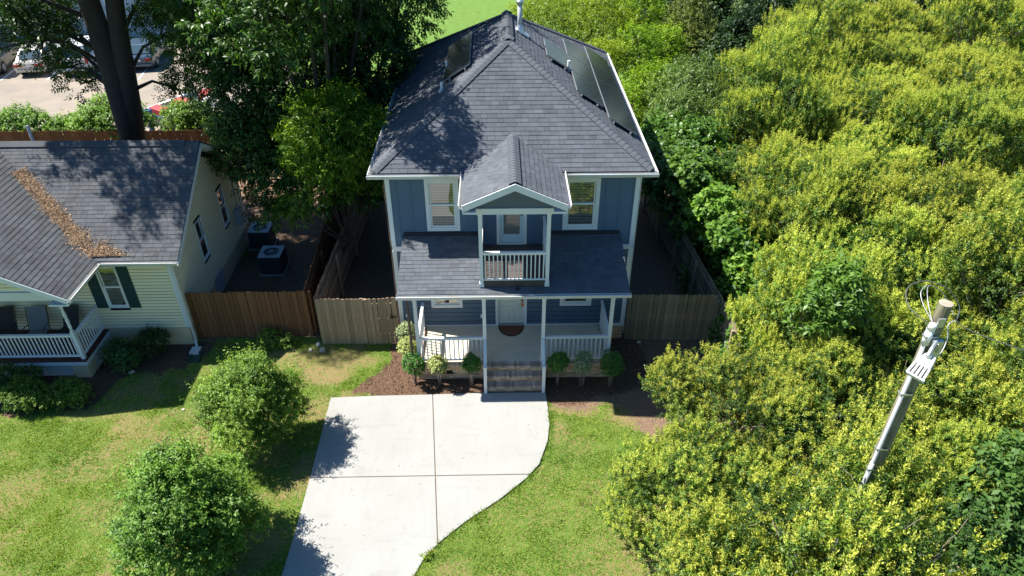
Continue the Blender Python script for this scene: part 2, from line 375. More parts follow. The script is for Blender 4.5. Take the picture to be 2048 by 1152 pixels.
# ------------------------------------------------------------------ ground: one sheet to the horizon
def make_ground():
    xs = np.concatenate([-np.geomspace(600, 19, 26), np.arange(-18, 10.01, 0.13), np.geomspace(11, 600, 26)])
    ys = np.concatenate([-np.geomspace(600, 13, 24), np.arange(-12, 9.01, 0.13), np.geomspace(10, 900, 30)])
    X, Y = np.meshgrid(xs, ys); nx, ny = len(xs), len(ys)
    fine = ((X > -18) & (X < 10) & (Y > -12) & (Y < 9))
    Zg = np.where(fine, (fbm(X, Y, 1.3, 77) - 0.6) * 0.05, -0.02)
    Zg = np.minimum(Zg, 0.0)
    V = np.stack([X, Y, Zg], -1).reshape(-1, 3)
    i = np.arange(nx - 1)[None, :] + np.arange(ny - 1)[:, None] * nx
    Q = np.stack([i, i + 1, i + nx + 1, i + nx], -1).reshape(-1, 4)
    mul, bare, patch = masks(X.ravel(), Y.ravel())
    far = (~fine).ravel() & (Y.ravel() > 12)
    M = bpy.data.materials.new('lawn_and_soil'); M.use_nodes = True
    t = M.node_tree; n = t.nodes; L = t.links; p = n['Principled BSDF']
    p.inputs['Roughness'].default_value = 0.95; p.inputs['Specular IOR Level'].default_value = 0.1
    tc = n.new('ShaderNodeTexCoord')
    def noise(s, d=6, v=None):
        q = n.new('ShaderNodeTexNoise'); q.inputs['Scale'].default_value = s; q.inputs['Detail'].default_value = d
        L.new(tc.outputs['Object'], q.inputs['Vector']); return q.outputs[0]
    def ramp(src, a, b, lo=0, hi=1):
        q = n.new('ShaderNodeMapRange'); q.inputs[1].default_value = a; q.inputs[2].default_value = b; q.inputs[3].default_value = lo; q.inputs[4].default_value = hi
        L.new(src, q.inputs[0]); return q.outputs[0]
    def mix(f, c1, c2):
        q = n.new('ShaderNodeMix'); q.data_type = 'RGBA'
        for k, c in ((6, c1), (7, c2)):
            if isinstance(c, tuple): q.inputs[k].default_value = (*c, 1)
            else: L.new(c, q.inputs[k])
        L.new(f, q.inputs[0]); return q.outputs[2]
    def attr(nm):
        q = n.new('ShaderNodeAttribute'); q.attribute_name = nm; return q.outputs['Fac']
    def thr(a, noi):
        q = n.new('ShaderNodeMath'); q.operation = 'ADD'; L.new(a, q.inputs[0])
        L.new(ramp(noi, 0.3, 0.7, -0.35, 0.35), q.inputs[1]); return ramp(q.outputs[0], 0.3, 0.7)
    fine_n = noise(38, 4); mid = noise(9, 5); big = noise(0.5, 3)
    g = mix(ramp(big, 0.35, 0.65), (0.110, 0.180, 0.026), (0.080, 0.160, 0.022))
    g = mix(ramp(mid, 0.35, 0.75), g, (0.165, 0.205, 0.042))
    g = mix(ramp(fine_n, 0.4, 0.8), g, (0.045, 0.075, 0.018))
    straw = mix(ramp(fine_n, 0.3, 0.7), (0.28, 0.19, 0.10), (0.16, 0.12, 0.055))
    soil = mix(ramp(mid, 0.3, 0.7), (0.215, 0.140, 0.092), (0.135, 0.090, 0.064))
    soil = mix(ramp(fine_n, 0.5, 0.85), soil, (0.22, 0.16, 0.11))
    mulc = mix(ramp(fine_n, 0.35, 0.75), (0.080, 0.050, 0.034), (0.19, 0.115, 0.070))
    q = n.new('ShaderNodeMath'); q.operation = 'MULTIPLY_ADD'; q.inputs[1].default_value = 0.55; L.new(mid, q.inputs[0]); L.new(ramp(fine_n, 0, 1, 0, 0.45), q.inputs[2])
    pm = n.new('ShaderNodeMath'); pm.operation = 'MULTIPLY_ADD'; pm.inputs[1].default_value = 0.75; L.new(attr('patch'), pm.inputs[0]); L.new(ramp(q.outputs[0], 0.35, 0.65, -0.45, 0.45), pm.inputs[2])
    c = mix(ramp(pm.outputs[0], 0.15, 0.75, 0, 0.92), g, straw)
    c = mix(thr(attr('bare'), mid), c, soil)
    c = mix(thr(attr('mulch'), mid), c, mulc)
    L.new(c, p.inputs['Base Color'])
    bp = n.new('ShaderNodeBump'); bp.inputs['Strength'].default_value = 0.8; bp.inputs['Distance'].default_value = 0.04
    L.new(noise(30, 6), bp.inputs['Height']); L.new(bp.outputs[0], p.inputs['Normal'])
    me = np_mesh('ground', V, quads=Q, mats=[M])
    for nm, a in (('patch', np.where(far, 0.1, patch)), ('bare', np.where(far, 0.0, bare)), ('mulch', mul)):
        at = me.attributes.new(nm, 'FLOAT', 'POINT'); at.data.foreach_set('value', a.astype(np.float32))
    o = link('ground', me, kind='structure')
make_ground()

# driveway: thick slabs with open joints
def clip(poly, a, b, c):
    """keep the side a*x+b*y+c >= 0"""
    out = []
    for i in range(len(poly)):
        p, q = poly[i], poly[(i + 1) % len(poly)]
        dp = a * p[0] + b * p[1] + c; dq = a * q[0] + b * q[1] + c
        if dp >= 0: out.append(p)
        if (dp >= 0) != (dq >= 0):
            t = dp / (dp - dq); out.append((p[0] + (q[0] - p[0]) * t, p[1] + (q[1] - p[1]) * t))
    return out
def line(p, q, side, gap=0.012):
    a, b = q[1] - p[1], -(q[0] - p[0]); l = math.hypot(a, b); a /= l; b /= l
    return (side * a, side * b, -side * (a * p[0] + b * p[1]) - gap)
drv = bpy.data.objects.new('driveway', None); COL.objects.link(drv); drv['kind'] = 'structure'; ORG[drv.name] = (0, 0, 0)
A, B = (-2.46, -2.5), (-1.93, -8.2)
half = [[line(A, B, -1)], [line(A, B, 1)]]
rows = [[(0, 1, 5.67 - 0.012)], [(0, -1, -5.67 - 0.012), (0, 1, 9.5)], [(0, -1, -9.52)]]
for h in half:
    for r_ in rows:
        P = [tuple(p) for p in DRIVE]
        for pl in h + r_:
            P = clip(P, *pl)
            if len(P) < 3: break
        if len(P) < 3: continue
        area = sum(P[i][0] * P[(i + 1) % len(P)][1] - P[(i + 1) % len(P)][0] * P[i][1] for i in range(len(P)))
        if abs(area) < 0.1: continue
        if area < 0: P = P[::-1]
        mb = MB(); mb.prism([(x, y, -0.08) for x, y in P], [(x, y, 0.035) for x, y in P])
        part('concrete_slab', mb, concrete, drv, bevel=0.008)
mb = MB(); cx = sum(p[0] for p in DRIVE) / len(DRIVE); cy = -5.5
P = [(cx + (x - cx) * 0.985, cy + (y - cy) * 0.985) for x, y in DRIVE][::-1]
mb.prism([(x, y, -0.09) for x, y in P], [(x, y, 0.018) for x, y in P]); part('joint_filler', mb, joint_m, drv)

# parking lot behind the neighbour's fence
asph = mat('pale_worn_asphalt', (0.27, 0.225, 0.175), 0.95, noise=1, nscale=0.6, col2=(0.20, 0.175, 0.145), bump=0.2, bscale=60)
mb = MB(); mb.box(-60, -13.2, 14.3, 32.2, -0.05, 0.015); part_o = link('parking_lot', mb.mesh('parking_lot', asph), kind='structure')
mb = MB(); mb.box(-60, -13.2, 32.2, 32.4, -0.05, 0.16); link('kerb', mb.mesh('kerb', concrete), kind='structure')
mb = MB()
for x0, y0, x1, y1 in ((-31.0, 25.7, -31.6, 30), (-28.2, 25.7, -28.8, 30), (-25.4, 25.7, -26.0, 30), (-22.6, 25.7, -23.2, 30), (-19.85, 25.6, -20.5, 29.8), (-17.0, 25.6, -17.7, 29.8)):
    mb.beam((x0, y0, 0.017), (x1, y1, 0.017), 0.11, 0.006)
mk = link('road_markings', mb.mesh('road_markings', white), kind='structure')
mb = MB(); mb.box(-40, 8, 60, 200, -0.05, 0.0)  # far mown lawn behind the blue house
lawnm = mat('bright_mown_lawn', (0.11, 0.20, 0.028), 0.95, noise=1, nscale=2.5, col2=(0.085, 0.15, 0.024), bump=0.8, bscale=12)
mb = MB(); mb.box(-12.9, 30, 17, 160, -0.06, 0.006); link('back_lawn', mb.mesh('back_lawn', lawnm), kind='structure')

# ------------------------------------------------------------------ roofs made of shingles
def clip2(poly, pl): return clip(poly, *pl)
def roof_face(roof, P0, U, V, poly, M, seed, singles=0, course=0.15, thick=0.05, tabw=(0.14, 0.36), name='shingle'):
    rg = random.Random(seed); P0 = Vector(P0); U = Vector(U).normalized(); V = Vector(V).normalized(); N = U.cross(V).normalized()
    if N.z < 0: N = -N
    W = lambda u, v, h: P0 + U * u + V * v + N * h
    ar = sum(poly[i][0] * poly[(i + 1) % len(poly)][1] - poly[(i + 1) % len(poly)][0] * poly[i][1] for i in range(len(poly)))
    if ar < 0: poly = poly[::-1]
    flip = U.cross(V).dot(N) < 0
    mb = MB()
    lo = [W(u, v, -thick) for u, v in poly]; hi = [W(u, v, -0.001) for u, v in poly]
    if flip: lo.reverse(); hi.reverse()
    mb.prism(lo, hi); part('roof_deck', mb, sh_deck, roof)
    pl = []
    n = len(poly)
    for i in range(n):
        (x0, y0), (x1, y1) = poly[i], poly[(i + 1) % n]; l = math.hypot(x1 - x0, y1 - y0)
        pl.append((-(y1 - y0) / l, (x1 - x0) / l, ((y1 - y0) * x0 - (x1 - x0) * y0) / l))
    us = [p[0] for p in poly]; vmax = max(p[1] for p in poly); vmin = min(p[1] for p in poly)
    joined = MB(); v = vmin - 0.0; cnt = 0; row = 0
    bandn = [rg.random() for _ in range(200)]
    while v < vmax - 0.01:
        v1 = min(v + course, vmax + 0.01); u = min(us) - rg.uniform(0, 0.3)
        while u < max(us):
            wd = rg.uniform(*tabw); q = [(u + 0.003, v), (u + wd - 0.003, v), (u + wd - 0.003, v1), (u + 0.003, v1)]
            u += wd
            for k in pl:
                q = clip(q, *k)
                if len(q) < 3: break
            if len(q) < 3: continue
            a = abs(sum(q[i][0] * q[(i + 1) % len(q)][1] - q[(i + 1) % len(q)][0] * q[i][1] for i in range(len(q)))) / 2
            if a < 0.0006: continue
            lift = rg.uniform(0.011, 0.017)
            bot = [W(a_, b_, 0.0) for a_, b_ in q]
            top = [W(a_, b_, lift - (lift - 0.003) * (b_ - v) / course) for a_, b_ in q]
            if flip: bot.reverse(); top.reverse()
            tone = rg.choice((-0.11, -0.04, 0.0, 0.03, 0.09, 0.12)) + rg.uniform(-0.04, 0.04)
            if cnt < singles:
                s_ = MB(); s_.prism(bot, top, 0, tone); part(name, s_, M, roof); cnt += 1
            else: joined.prism(bot, top, 0, tone)
        v += course; row += 1
    if joined.v: part('shingle_field', joined, M, roof, kind='stuff')

def cap_mesh(M, ang, w=0.15, l=0.2):
    mb = MB(); a = math.tan(ang)
    pts = [(-w, -w * a), (-0.04, -0.02 * a), (0, 0.0), (0.04, -0.02 * a), (w, -w * a)]
    for i in range(4):
        (x0, z0), (x1, z1) = pts[i], pts[i + 1]
        mb.prism([(x0, 0, z0 + 0.0), (x1, 0, z1), (x1, l, z1 - 0.012), (x0, l, z0 - 0.012)], [(x0, 0, z0 + 0.016), (x1, 0, z1 + 0.016), (x1, l, z1 + 0.004), (x0, l, z0 + 0.004)])
    return mb.mesh('ridge_cap', M)
def ridge(roof, a, b, M, ang, step=0.155, w=0.15, lift=0.035, name='ridge_cap'):
    a = Vector(a); b = Vector(b); d = (b - a); L_ = d.length; d.normalize()
    me = cap_mesh(M, ang, w)
    x = d.cross(Vector((0, 0, 1))).normalized(); z = x.cross(d).normalized()
    eul = Matrix((x, d, z)).transposed().to_euler()
    k = 0
    while k * step < L_ - 0.05:
        put(name, me, roof, a + d * (k * step) + z * lift, rot=eul); k += 1
def gutter(mb, a, b, out, mi=0, wd=0.12, h=0.11):
    """open trough from a to b (top back edge), 'out' = outward horizontal unit vector"""
    a = Vector(a); b = Vector(b); o = Vector(out)
    t = 0.006
    sec = [(0, 0), (0, -h), (wd * 0.75, -h), (wd, -h * 0.35), (wd, 0), (wd - 0.02, 0), (wd - 0.02, -h * 0.33), (wd * 0.68, -h + t), (t, -h + t), (t, 0)]
    bot = [a + o * x + Vector((0, 0, z)) for x, z in sec]; top = [b + o * x + Vector((0, 0, z)) for x, z in sec]
    k = len(mb.v); n = len(sec); mb.v += [tuple(p) for p in bot + top]
    for i in range(n):
        mb.f.append((k + i, k + (i + 1) % n, k + n + (i + 1) % n, k + n + i)); mb.m.append(mi); mb.t.append(0)
    for e in (bot, top):
        mb.poly([e[0], e[1], e[2], e[7], e[8], e[9]], mi); mb.poly([e[2], e[3], e[4], e[5], e[6], e[7]], mi)

# ------------------------------------------------------------------ wall frames: T(a, out, up) -> world
def front_T(y): return lambda a, o, c: (a, y - o, c)
def right_T(x): return lambda a, o, c: (x + o, a, c)
def left_T(x): return lambda a, o, c: (x - o, -a, c)
def wbox(mb, T, a0, a1, o0, o1, c0, c1, mi=0, tone=0):
    mb.prism([T(a0, o0, c0), T(a1, o0, c0), T(a1, o1, c0), T(a0, o1, c0)], [T(a0, o0, c1), T(a1, o0, c1), T(a1, o1, c1), T(a0, o1, c1)], mi, tone)
def window(house, T, a0, a1, c0, c1, blind=1.0, trim=0.11, sash=white, depth=0.10, name='window', label=None):
    mb = MB()
    wbox(mb, T, a0, a1, 0.0, 0.035, c1 - trim, c1); wbox(mb, T, a0, a1, 0.0, 0.035, c0, c0 + trim)
    wbox(mb, T, a0, a0 + trim, 0.0, 0.033, c0 + trim, c1 - trim); wbox(mb, T, a1 - trim, a1, 0.0, 0.033, c0 + trim, c1 - trim)
    w_ = part(name, mb, sash, house, label=label)
    x0, x1, z0, z1 = a0 + trim, a1 - trim, c0 + trim, c1 - trim; zm = (z0 + z1) / 2; f = 0.055
    for lo, hi, off in ((z0, zm + f / 2, 0.004), (zm - f / 2, z1, -0.022)):
        mb = MB()
        wbox(mb, T, x0, x1, off - 0.02, off, lo, lo + f); wbox(mb, T, x0, x1, off - 0.02, off, hi - f, hi)
        wbox(mb, T, x0, x0 + f, off - 0.019, off - 0.001, lo + f, hi - f); wbox(mb, T, x1 - f, x1, off - 0.019, off - 0.001, lo + f, hi - f)
        part('sash', mb, sash, w_)
        mb = MB(); mb.poly([T(x0 + f, off - 0.012, lo + f), T(x1 - f, off - 0.012, lo + f), T(x1 - f, off - 0.012, hi - f), T(x0 + f, off - 0.012, hi - f)])
        part('pane', mb, glass, w_)
    if blind:
        mb = MB(); z = z1 - 0.03; zb = z1 - (z1 - z0) * blind
        while z > zb:
            mb.prism([T(x0 + .03, -0.062, z), T(x1 - .03, -0.062, z), T(x1 - .03, -0.060, z - .003), T(x0 + .03, -0.060, z - .003)],
                     [T(x0 + .03, -0.040, z + .034), T(x1 - .03, -0.040, z + .034), T(x1 - .03, -0.038, z + .031), T(x0 + .03, -0.038, z + .031)]); z -= 0.052
        part('blind', mb, blind_m, w_, kind='stuff')
    mb = MB(); wbox(mb, T, x0 - 0.03, x1 + 0.03, -depth - 0.03, -depth, z0 - .03, z1 + .03)
    part('dark_room', mb, dark, w_)
    return w_
def intervals(a0, a1, c0, c1, openings):
    segs = [(a0, a1)]
    for (x0, x1, z0, z1) in openings:
        if z1 <= c0 + 1e-3 or z0 >= c1 - 1e-3: continue
        out = []
        for s, e in segs:
            if x0 > s: out.append((s, min(e, x0)))
            if x1 < e: out.append((max(s, x1), e))
            
        segs = [q for q in out if q[1] - q[0] > 0.02]
    return segs
def lap_boards(parent, T, a0, a1, c0, c1, step, M, openings=(), slope=None, name='siding_board', t=0.015, single=True, gap=.022):
    """individually built lap boards; slope(c)->(a0,a1) narrows them under a gable"""
    c = c0; allmb = MB()
    while c < c1 - 0.01:
        d = min(c + step, c1); lo, hi = a0, a1
        if slope: lo, hi = slope(d - 0.01)
        ops = []
        for o in openings:
            ops.append(o)
        # a board partly hidden by an opening is split to either side
        for s, e in intervals(lo, hi, c, d, ops):
            mb = MB()
            mb.prism([T(s, 0, c), T(e, 0, c), T(e, t, c), T(s, t, c)], [T(s, 0, d - gap), T(e, 0, d - gap), T(e, 0.006, d - gap), T(s, 0.006, d - gap)])  # gap bares the dark sheet behind, standing in for shade under each lap
            if single: part(name, mb, M, parent)
            else: allmb.v += []; k = len(allmb.v); allmb.v += mb.v; allmb.f += [tuple(i + k for i in f) for f in mb.f]; allmb.m += mb.m; allmb.t += mb.t
        c = d
    if allmb.v: part('siding_courses', allmb, M, parent, kind='stuff')

# ================================================================== BLUE HOUSE
BH = thing('blue_house', 'blue-grey two-storey house with white trim, charcoal hip roof and small balcony over the porch', 'house', (0, 5, 0))
W2, WY = 3.6, 10.15
T0 = front_T(0.0)
mb = MB(); mb.box(-W2 + .02, W2 - .02, 0.17, WY, 0.0, 6.12); part('wall_core', mb, dark, BH)
for sx in (-1, 1):
    T = right_T(W2) if sx > 0 else left_T(-W2)
    a0, a1 = (0.0, WY) if sx > 0 else (-WY, 0.0)
    wl = MB(); wbox(wl, T, a0, a1, -0.05, -0.001, 0.0, 6.12); wl = part('side_wall', wl, blue_board, BH)
    lap_boards(wl, T, a0, a1, 0.62, 3.5, 0.18, blue_board, single=False); lap_boards(wl, T, a0, a1, 3.7, 6.12, 0.18, blue_board, single=False)
mb = MB(); mb.box(-W2, W2, WY, WY + 0.03, 0, 6.12); part('rear_wall', mb, blue_board, BH)

WU = [(-2.52, -1.55, 4.19, 5.88), (1.46, 2.50, 4.19, 5.88)]; DU = (-0.48, 0.41, 3.70, 5.80)
WL = [(-2.58, -1.59, 1.35, 2.95), (1.50, 2.50, 1.37, 2.95)]; DL = (-0.55, 0.45, 0.615, 2.80)
# upper storey: sheets and battens
fw_ = MB(); wbox(fw_, T0, -W2, W2, -0.17, -0.11, 0.62, 6.12); fw_o = part('front_wall', fw_, dark, BH)
cuts = [-W2 + .02, -2.52, -1.55, -0.48, 0.41, 1.46, 2.50, W2 - .02]
for s, e in zip(cuts[:-1], cuts[1:]):
    op = [o for o in WU + [DU] if abs(o[0] - s) < .01]
    zz = [(3.66, 6.12)] if not op else [(3.66, op[0][2] + .02), (op[0][3] - .02, 6.12)]
    for z0, z1 in zz:
        if z1 - z0 > 0.03:
            mb = MB(); wbox(mb, T0, s, e, -0.02, 0.0, z0, z1); part('siding_panel', mb, blue_panel, fw_o)
x = -3.32
while x < 3.5:
    for s, e in intervals(3.66, 6.1, 0, 1, [(o[2], o[3], 0, 1) for o in WU + [DU] if o[0] - .02 < x < o[1] + .02]):
        mb = MB(); wbox(mb, T0, x - .02, x + .02, 0.0, 0.018, s, e); part('batten', mb, blue_panel, fw_o)
    x += 0.40
lap_boards(fw_o, T0, -W2 + .04, W2 - .04, 0.62, 3.50, 0.178, blue_board, [(a, b, c, d) for a, b, c, d in WL + [DL]])
mb = MB(); wbox(mb, T0, -W2 - .01, W2 + .01, 0.0, 0.035, 3.49, 3.66); part('belt_board', mb, white, BH)
mb = MB(); wbox(mb, T0, -W2 - .02, W2 + .02, 0.0, 0.038, 0.53, 0.65); part('water_table', mb, white, BH)
for s in (-1, 1):
    for z0, z1 in ((0.65, 3.49), (3.66, 6.1)):
        mb = MB(); a, b = (s * W2, s * (W2 - .10)); mb.box(min(a, b) - .0, max(a, b), -0.032, 0.0, z0, z1)
        part('corner_board', mb, white, BH); mb = MB(); mb.box(min(s * W2, s * (W2 + .028)), max(s * W2, s * (W2 + .028)), -0.032, 0.09, z0, z1)
        part('corner_board', mb, white, BH)
window(BH, T0, *WU[0], blind=1.0); window(BH, T0, *WU[1], blind=1.0)
window(BH, T0, *WL[0], blind=0.9); window(BH, T0, *WL[1], blind=0.9)

def door(house, T, o, M, half_glass, label):
    a0, a1, c0, c1 = o; t = 0.085
    mb = MB(); wbox(mb, T, a0, a0 + t, -.02, 0.036, c0, c1); wbox(mb, T, a1 - t, a1, -.02, 0.036, c0, c1); wbox(mb, T, a0 + t, a1 - t, -.02, 0.034, c1 - t, c1)
    wbox(mb, T, a0 + t, a1 - t, -.02, 0.045, c0, c0 + .035)
    fr = part('door_frame', mb, white, house)
    x0, x1, z0, z1 = a0 + t, a1 - t, c0 + .045, c1 - t; mb = MB()
    if half_glass:
        g = (x0 + .12, x1 - .12, z0 + .28, z1 - .15)
        wbox(mb, T, x0, g[0], -.06, -.02, z0, z1); wbox(mb, T, g[1], x1, -.06, -.02, z0, z1)
        wbox(mb, T, g[0], g[1], -.06, -.02, z0, g[2]); wbox(mb, T, g[0], g[1], -.06, -.02, g[3], z1)
        for q in ((g[0] - .03, g[0], g[2] - .03, g[3] + .03), (g[1], g[1] + .03, g[2] - .03, g[3] + .03), (g[0], g[1], g[2] - .03, g[2]), (g[0], g[1], g[3], g[3] + .03)):
            wbox(mb, T, q[0], q[1], -.02, -.008, q[2], q[3])
        d = part('door', mb, M, house, label=label)
        mb = MB(); mb.poly([T(g[0], -.03, g[2]), T(g[1], -.03, g[2]), T(g[1], -.03, g[3]), T(g[0], -.03, g[3])]); part('pane', mb, glass, d)
        mb = MB(); z = g[3] - .01
        while z > g[2]: wbox(mb, T, g[0], g[1], -.052, -.044, z - .004, z + .028); z -= .045
        part('blind', mb, blind_m, d, kind='stuff')
        mb = MB(); wbox(mb, T, g[0], g[1], -.115, -.10, g[2], g[3]); part('dark_room', mb, dark, d)
    else:
        wbox(mb, T, x0, x1, -.06, -.028, z0, z1)
        xm = (x0 + x1) / 2
        for px0, px1 in ((x0 + .10, xm - .04), (xm + .04, x1 - .10)):
            for pz0, pz1 in ((z0 + .22, z0 + .72), (z0 + .84, z0 + 1.45), (z0 + 1.57, z1 - .12)):
                for e in ((px0, px1, pz0, pz0 + .02), (px0, px1, pz1 - .02, pz1), (px0, px0 + .02, pz0 + .02, pz1 - .02), (px1 - .02, px1, pz0 + .02, pz1 - .02)):
                    wbox(mb, T, e[0], e[1], -.028, -.016, e[2], e[3])
                wbox(mb, T, px0 + .05, px1 - .05, -.028, -.018, pz0 + .05, pz1 - .05)
        d = part('door', mb, M, house, label=label)
    hx = x1 - .07
    mb = MB(); p = T(hx, -.02, z0 + 1.02)
    mb.tube([T(hx, -.03, z0 + .98), T(hx, .03, z0 + .98)], 0.014, 8); mb.tube([T(hx, .03, z0 + .98), T(hx, .065, z0 + .98)], [.02, .032], 10)
    mb.tube([T(hx, -.03, z0 + 1.12), T(hx, .01, z0 + 1.12)], 0.03, 10)
    part('handle', mb, brass, d)
    return d
door(BH, T0, DU, door_teal, True, 'pale teal half-glazed balcony door')
dL = door(BH, T0, DL, door_cream, False, 'off-white six-panel front door')
mb = MB(); wbox(mb, T0, 0.275, 0.345, .045, .052, 1.38, 1.50); wbox(mb, T0, .295, .325, .040, .047, 1.50, 1.66)
solo('door_hanger', mb, orange, 'small orange tag hanging from the front door handle', 'door tag', (0.31, -0.05, 1.45))

# outlets and fixtures on the wall
def outlet(x, z):
    mb = MB(); wbox(mb, T0, x - .045, x + .045, .018, .07, z - .065, z + .065); wbox(mb, T0, x - .03, x + .03, .07, .078, z - .045, z + .045)
    return part('outlet_cover', mb, white, BH, bevel=.006)
outlet(-0.98, 4.16); outlet(-0.99, 1.02); outlet(-3.38, 1.08)

# ---- main hip roof
o = 0.32; E = W2 + o; H = 6.21; p_ = 0.636; HR = H + p_ * E; XR = -0.07
yF, yB = -o, 10.47; yA, yC = yF + E, yB - E
sl_ = math.sqrt(1 + p_ * p_)
RF = bpy.data.objects.new('roof', None); COL.objects.link(RF); RF.parent = BH; ORG[RF.name] = ORG[BH.name]
VF = (0, 1, p_)
roof_face(RF, (-E, yF, H), (1, 0, 0), VF, [(0, 0), (2 * E, 0), (E + XR, E * sl_)], sh_blue, 1, singles=270)
roof_face(RF, (E, yF, H), (0, 1, 0), (-1, 0, p_ * E / (E - XR)), [(0, 0), (yB - yF, 0), (yC - yF, (E - XR) * math.hypot(1, p_ * E / (E - XR))), (yA - yF, (E - XR) * math.hypot(1, p_ * E / (E - XR)))], sh_blue, 2)
roof_face(RF, (-E, yF, H), (0, 1, 0), (1, 0, p_ * E / (E + XR)), [(0, 0), (yB - yF, 0), (yC - yF, (E + XR) * math.hypot(1, p_ * E / (E + XR))), (yA - yF, (E + XR) * math.hypot(1, p_ * E / (E + XR)))], sh_blue, 3)
roof_face(RF, (-E, yB, H), (1, 0, 0), (0, -1, p_), [(0, 0), (2 * E, 0), (E + XR, E * sl_)], sh_blue, 4)
hip_a = math.atan(p_ / math.sqrt(2 + 0)) * 0.9
ridge(RF, (-E + .05, yF + .05, H + .03), (XR, yA, HR), sh_blue, 0.40)
ridge(RF, (E - .05, yF + .05, H + .03), (XR, yA, HR), sh_blue, 0.40)
ridge(RF, (E - .05, yB - .05, H + .03), (XR, yC, HR), sh_blue, 0.40)
ridge(RF, (-E + .05, yB - .05, H + .03), (XR, yC, HR), sh_blue, 0.40)
ridge(RF, (XR, yA - .1, HR + .012), (XR, yC + .1, HR + .012), sh_blue, 0.5, w=0.17)
mb = MB()
mb.box(-E + .03, E - .03, yF + .03, 0.001, H - .14, H - .11); mb.box(-E + .03, -W2, 0.002, yB - .03, H - .14, H - .11); mb.box(W2, E - .03, 0.002, yB - .03, H - .14, H - .11)
part('soffit', mb, white, BH)
mb = MB()
mb.box(-E, E, yF, yF + .025, H - .17, H - .045); mb.box(-E, -E + .025, yF + .026, yB, H - .17, H - .045); mb.box(E - .025, E, yF + .026, yB, H - .17, H - .045); mb.box(-E, E, yB + .001, yB + .025, H - .17, H - .045)
part('fascia', mb, white, BH)
mb = MB()
gutter(mb, (-E - .12, yF, H - .03), (-1.47, yF, H - .03), (0, -1, 0)); part('front_gutter', mb, white_metal, BH); mb = MB(); gutter(mb, (1.47, yF, H - .03), (E + .12, yF, H - .03), (0, -1, 0))
part('front_gutter', mb, white_metal, BH)
for s in (-1, 1):
    mb = MB(); gutter(mb, (s * E, yF, H - .03), (s * E, yB, H - .03), (s, 0, 0)); part('side_gutter', mb, white_metal, BH)
for s in (-1, 1):
    mb = MB(); mb.tube([(s * (E + .05), -.2, 6.1), (s * (W2 + .09), -.12 + .3, 5.95), (s * (W2 + .075), .2, 5.8), (s * (W2 + .075), .2, .3), (s * (W2 + .1), .05, .12)], .04, 6)
    part('downspout', mb, mat('brown_downspout', (.09, .06, .045), .6) if s < 0 else white_metal, BH, label='brown downspout' if s < 0 else None)
mb = MB(); mb.tube([(-3.08, -2.12, 3.36), (-3.03, -1.98, 3.2), (-3.03, -1.96, .25), (-3.05, -2.15, .08)], .042, 6); part('downspout', mb, MATS['brown_downspout'], BH, label='brown downspout')

# ---- balcony gable roof
ZR, ZE, XE, yG = 6.87, 6.27, 1.34, -2.28
k = (ZR - ZE) / XE; gl = math.hypot(1, k)
DR = bpy.data.objects.new('gable_roof', None); COL.objects.link(DR); DR.parent = BH; ORG[DR.name] = ORG[BH.name]
yv = lambda x: (ZR - k * abs(x) - H) / p_ - o + .05
for s in (-1, 1):
    # u along y from the gable front, v up the slope
    roof_face(DR, (s * XE, yG, ZE), (0, 1, 0), (-s, 0, k), [(0, 0), (yv(XE) - yG, 0), (yv(0) - yG, XE * gl), (0, XE * gl)], sh_blue, 20 + s, singles=0, course=.145, tabw=(.12, .3))
ridge(DR, (0, yG + .01, ZR + .0), (0, yv(0) - .05, ZR + .0), sh_blue, math.atan(k) * .95, w=.16, lift=.03)
mb = MB()
for s in (-1, 1):
    a, b = (0, ZR), (s * (XE + .01), ZE)
    mb.prism([(a[0], yG - .03, a[1] - .20), (b[0], yG - .03, b[1] - .20), (b[0], yG, b[1] - .20), (a[0], yG, a[1] - .20)], [(a[0], yG - .03, a[1] - .01), (b[0], yG - .03, b[1] - .01), (b[0], yG, b[1] - .01), (a[0], yG, a[1] - .01)])
    # return box under the rake end
    mb.box(min(s * 1.0, s * XE), max(s * 1.0, s * XE), yG - .026, yG + .3, ZE - .26, ZE - .205)
part('rake_board', mb, white, BH)
for s in (-1, 1):
    mb = MB(); gutter(mb, (s * XE, yG, ZE - .02), (s * XE, -.33, ZE - .02), (s, 0, 0), wd=.11)
    part('balcony_gutter', mb, white_metal, BH)
mb = MB(); mb.prism([(-1.15, -1.99, 6.02), (1.15, -1.99, 6.02), (0, -1.99, 6.02 + 1.15 * k + .02)], [(-1.15, -1.95, 6.02), (1.15, -1.95, 6.02), (0, -1.95, 6.02 + 1.15 * k + .02)]); part('gable_panel', mb, gable_paint, BH)
mb = MB(); mb.box(-1.02, 1.02, -2.03, -1.85, 5.85, 6.02); part('balcony_beam', mb, white, BH); mb = MB(); mb.box(-.97, -.87, -1.85, -.0, 5.86, 6.01); part('balcony_beam', mb, white, BH); mb = MB(); mb.box(.87, .97, -1.85, -.0, 5.86, 6.01); part('balcony_beam', mb, white, BH); mb = MB()
mb.box(-1.38, 1.38, -1.84, -.01, 6.021, 6.035); part('balcony_soffit', mb, white, BH)
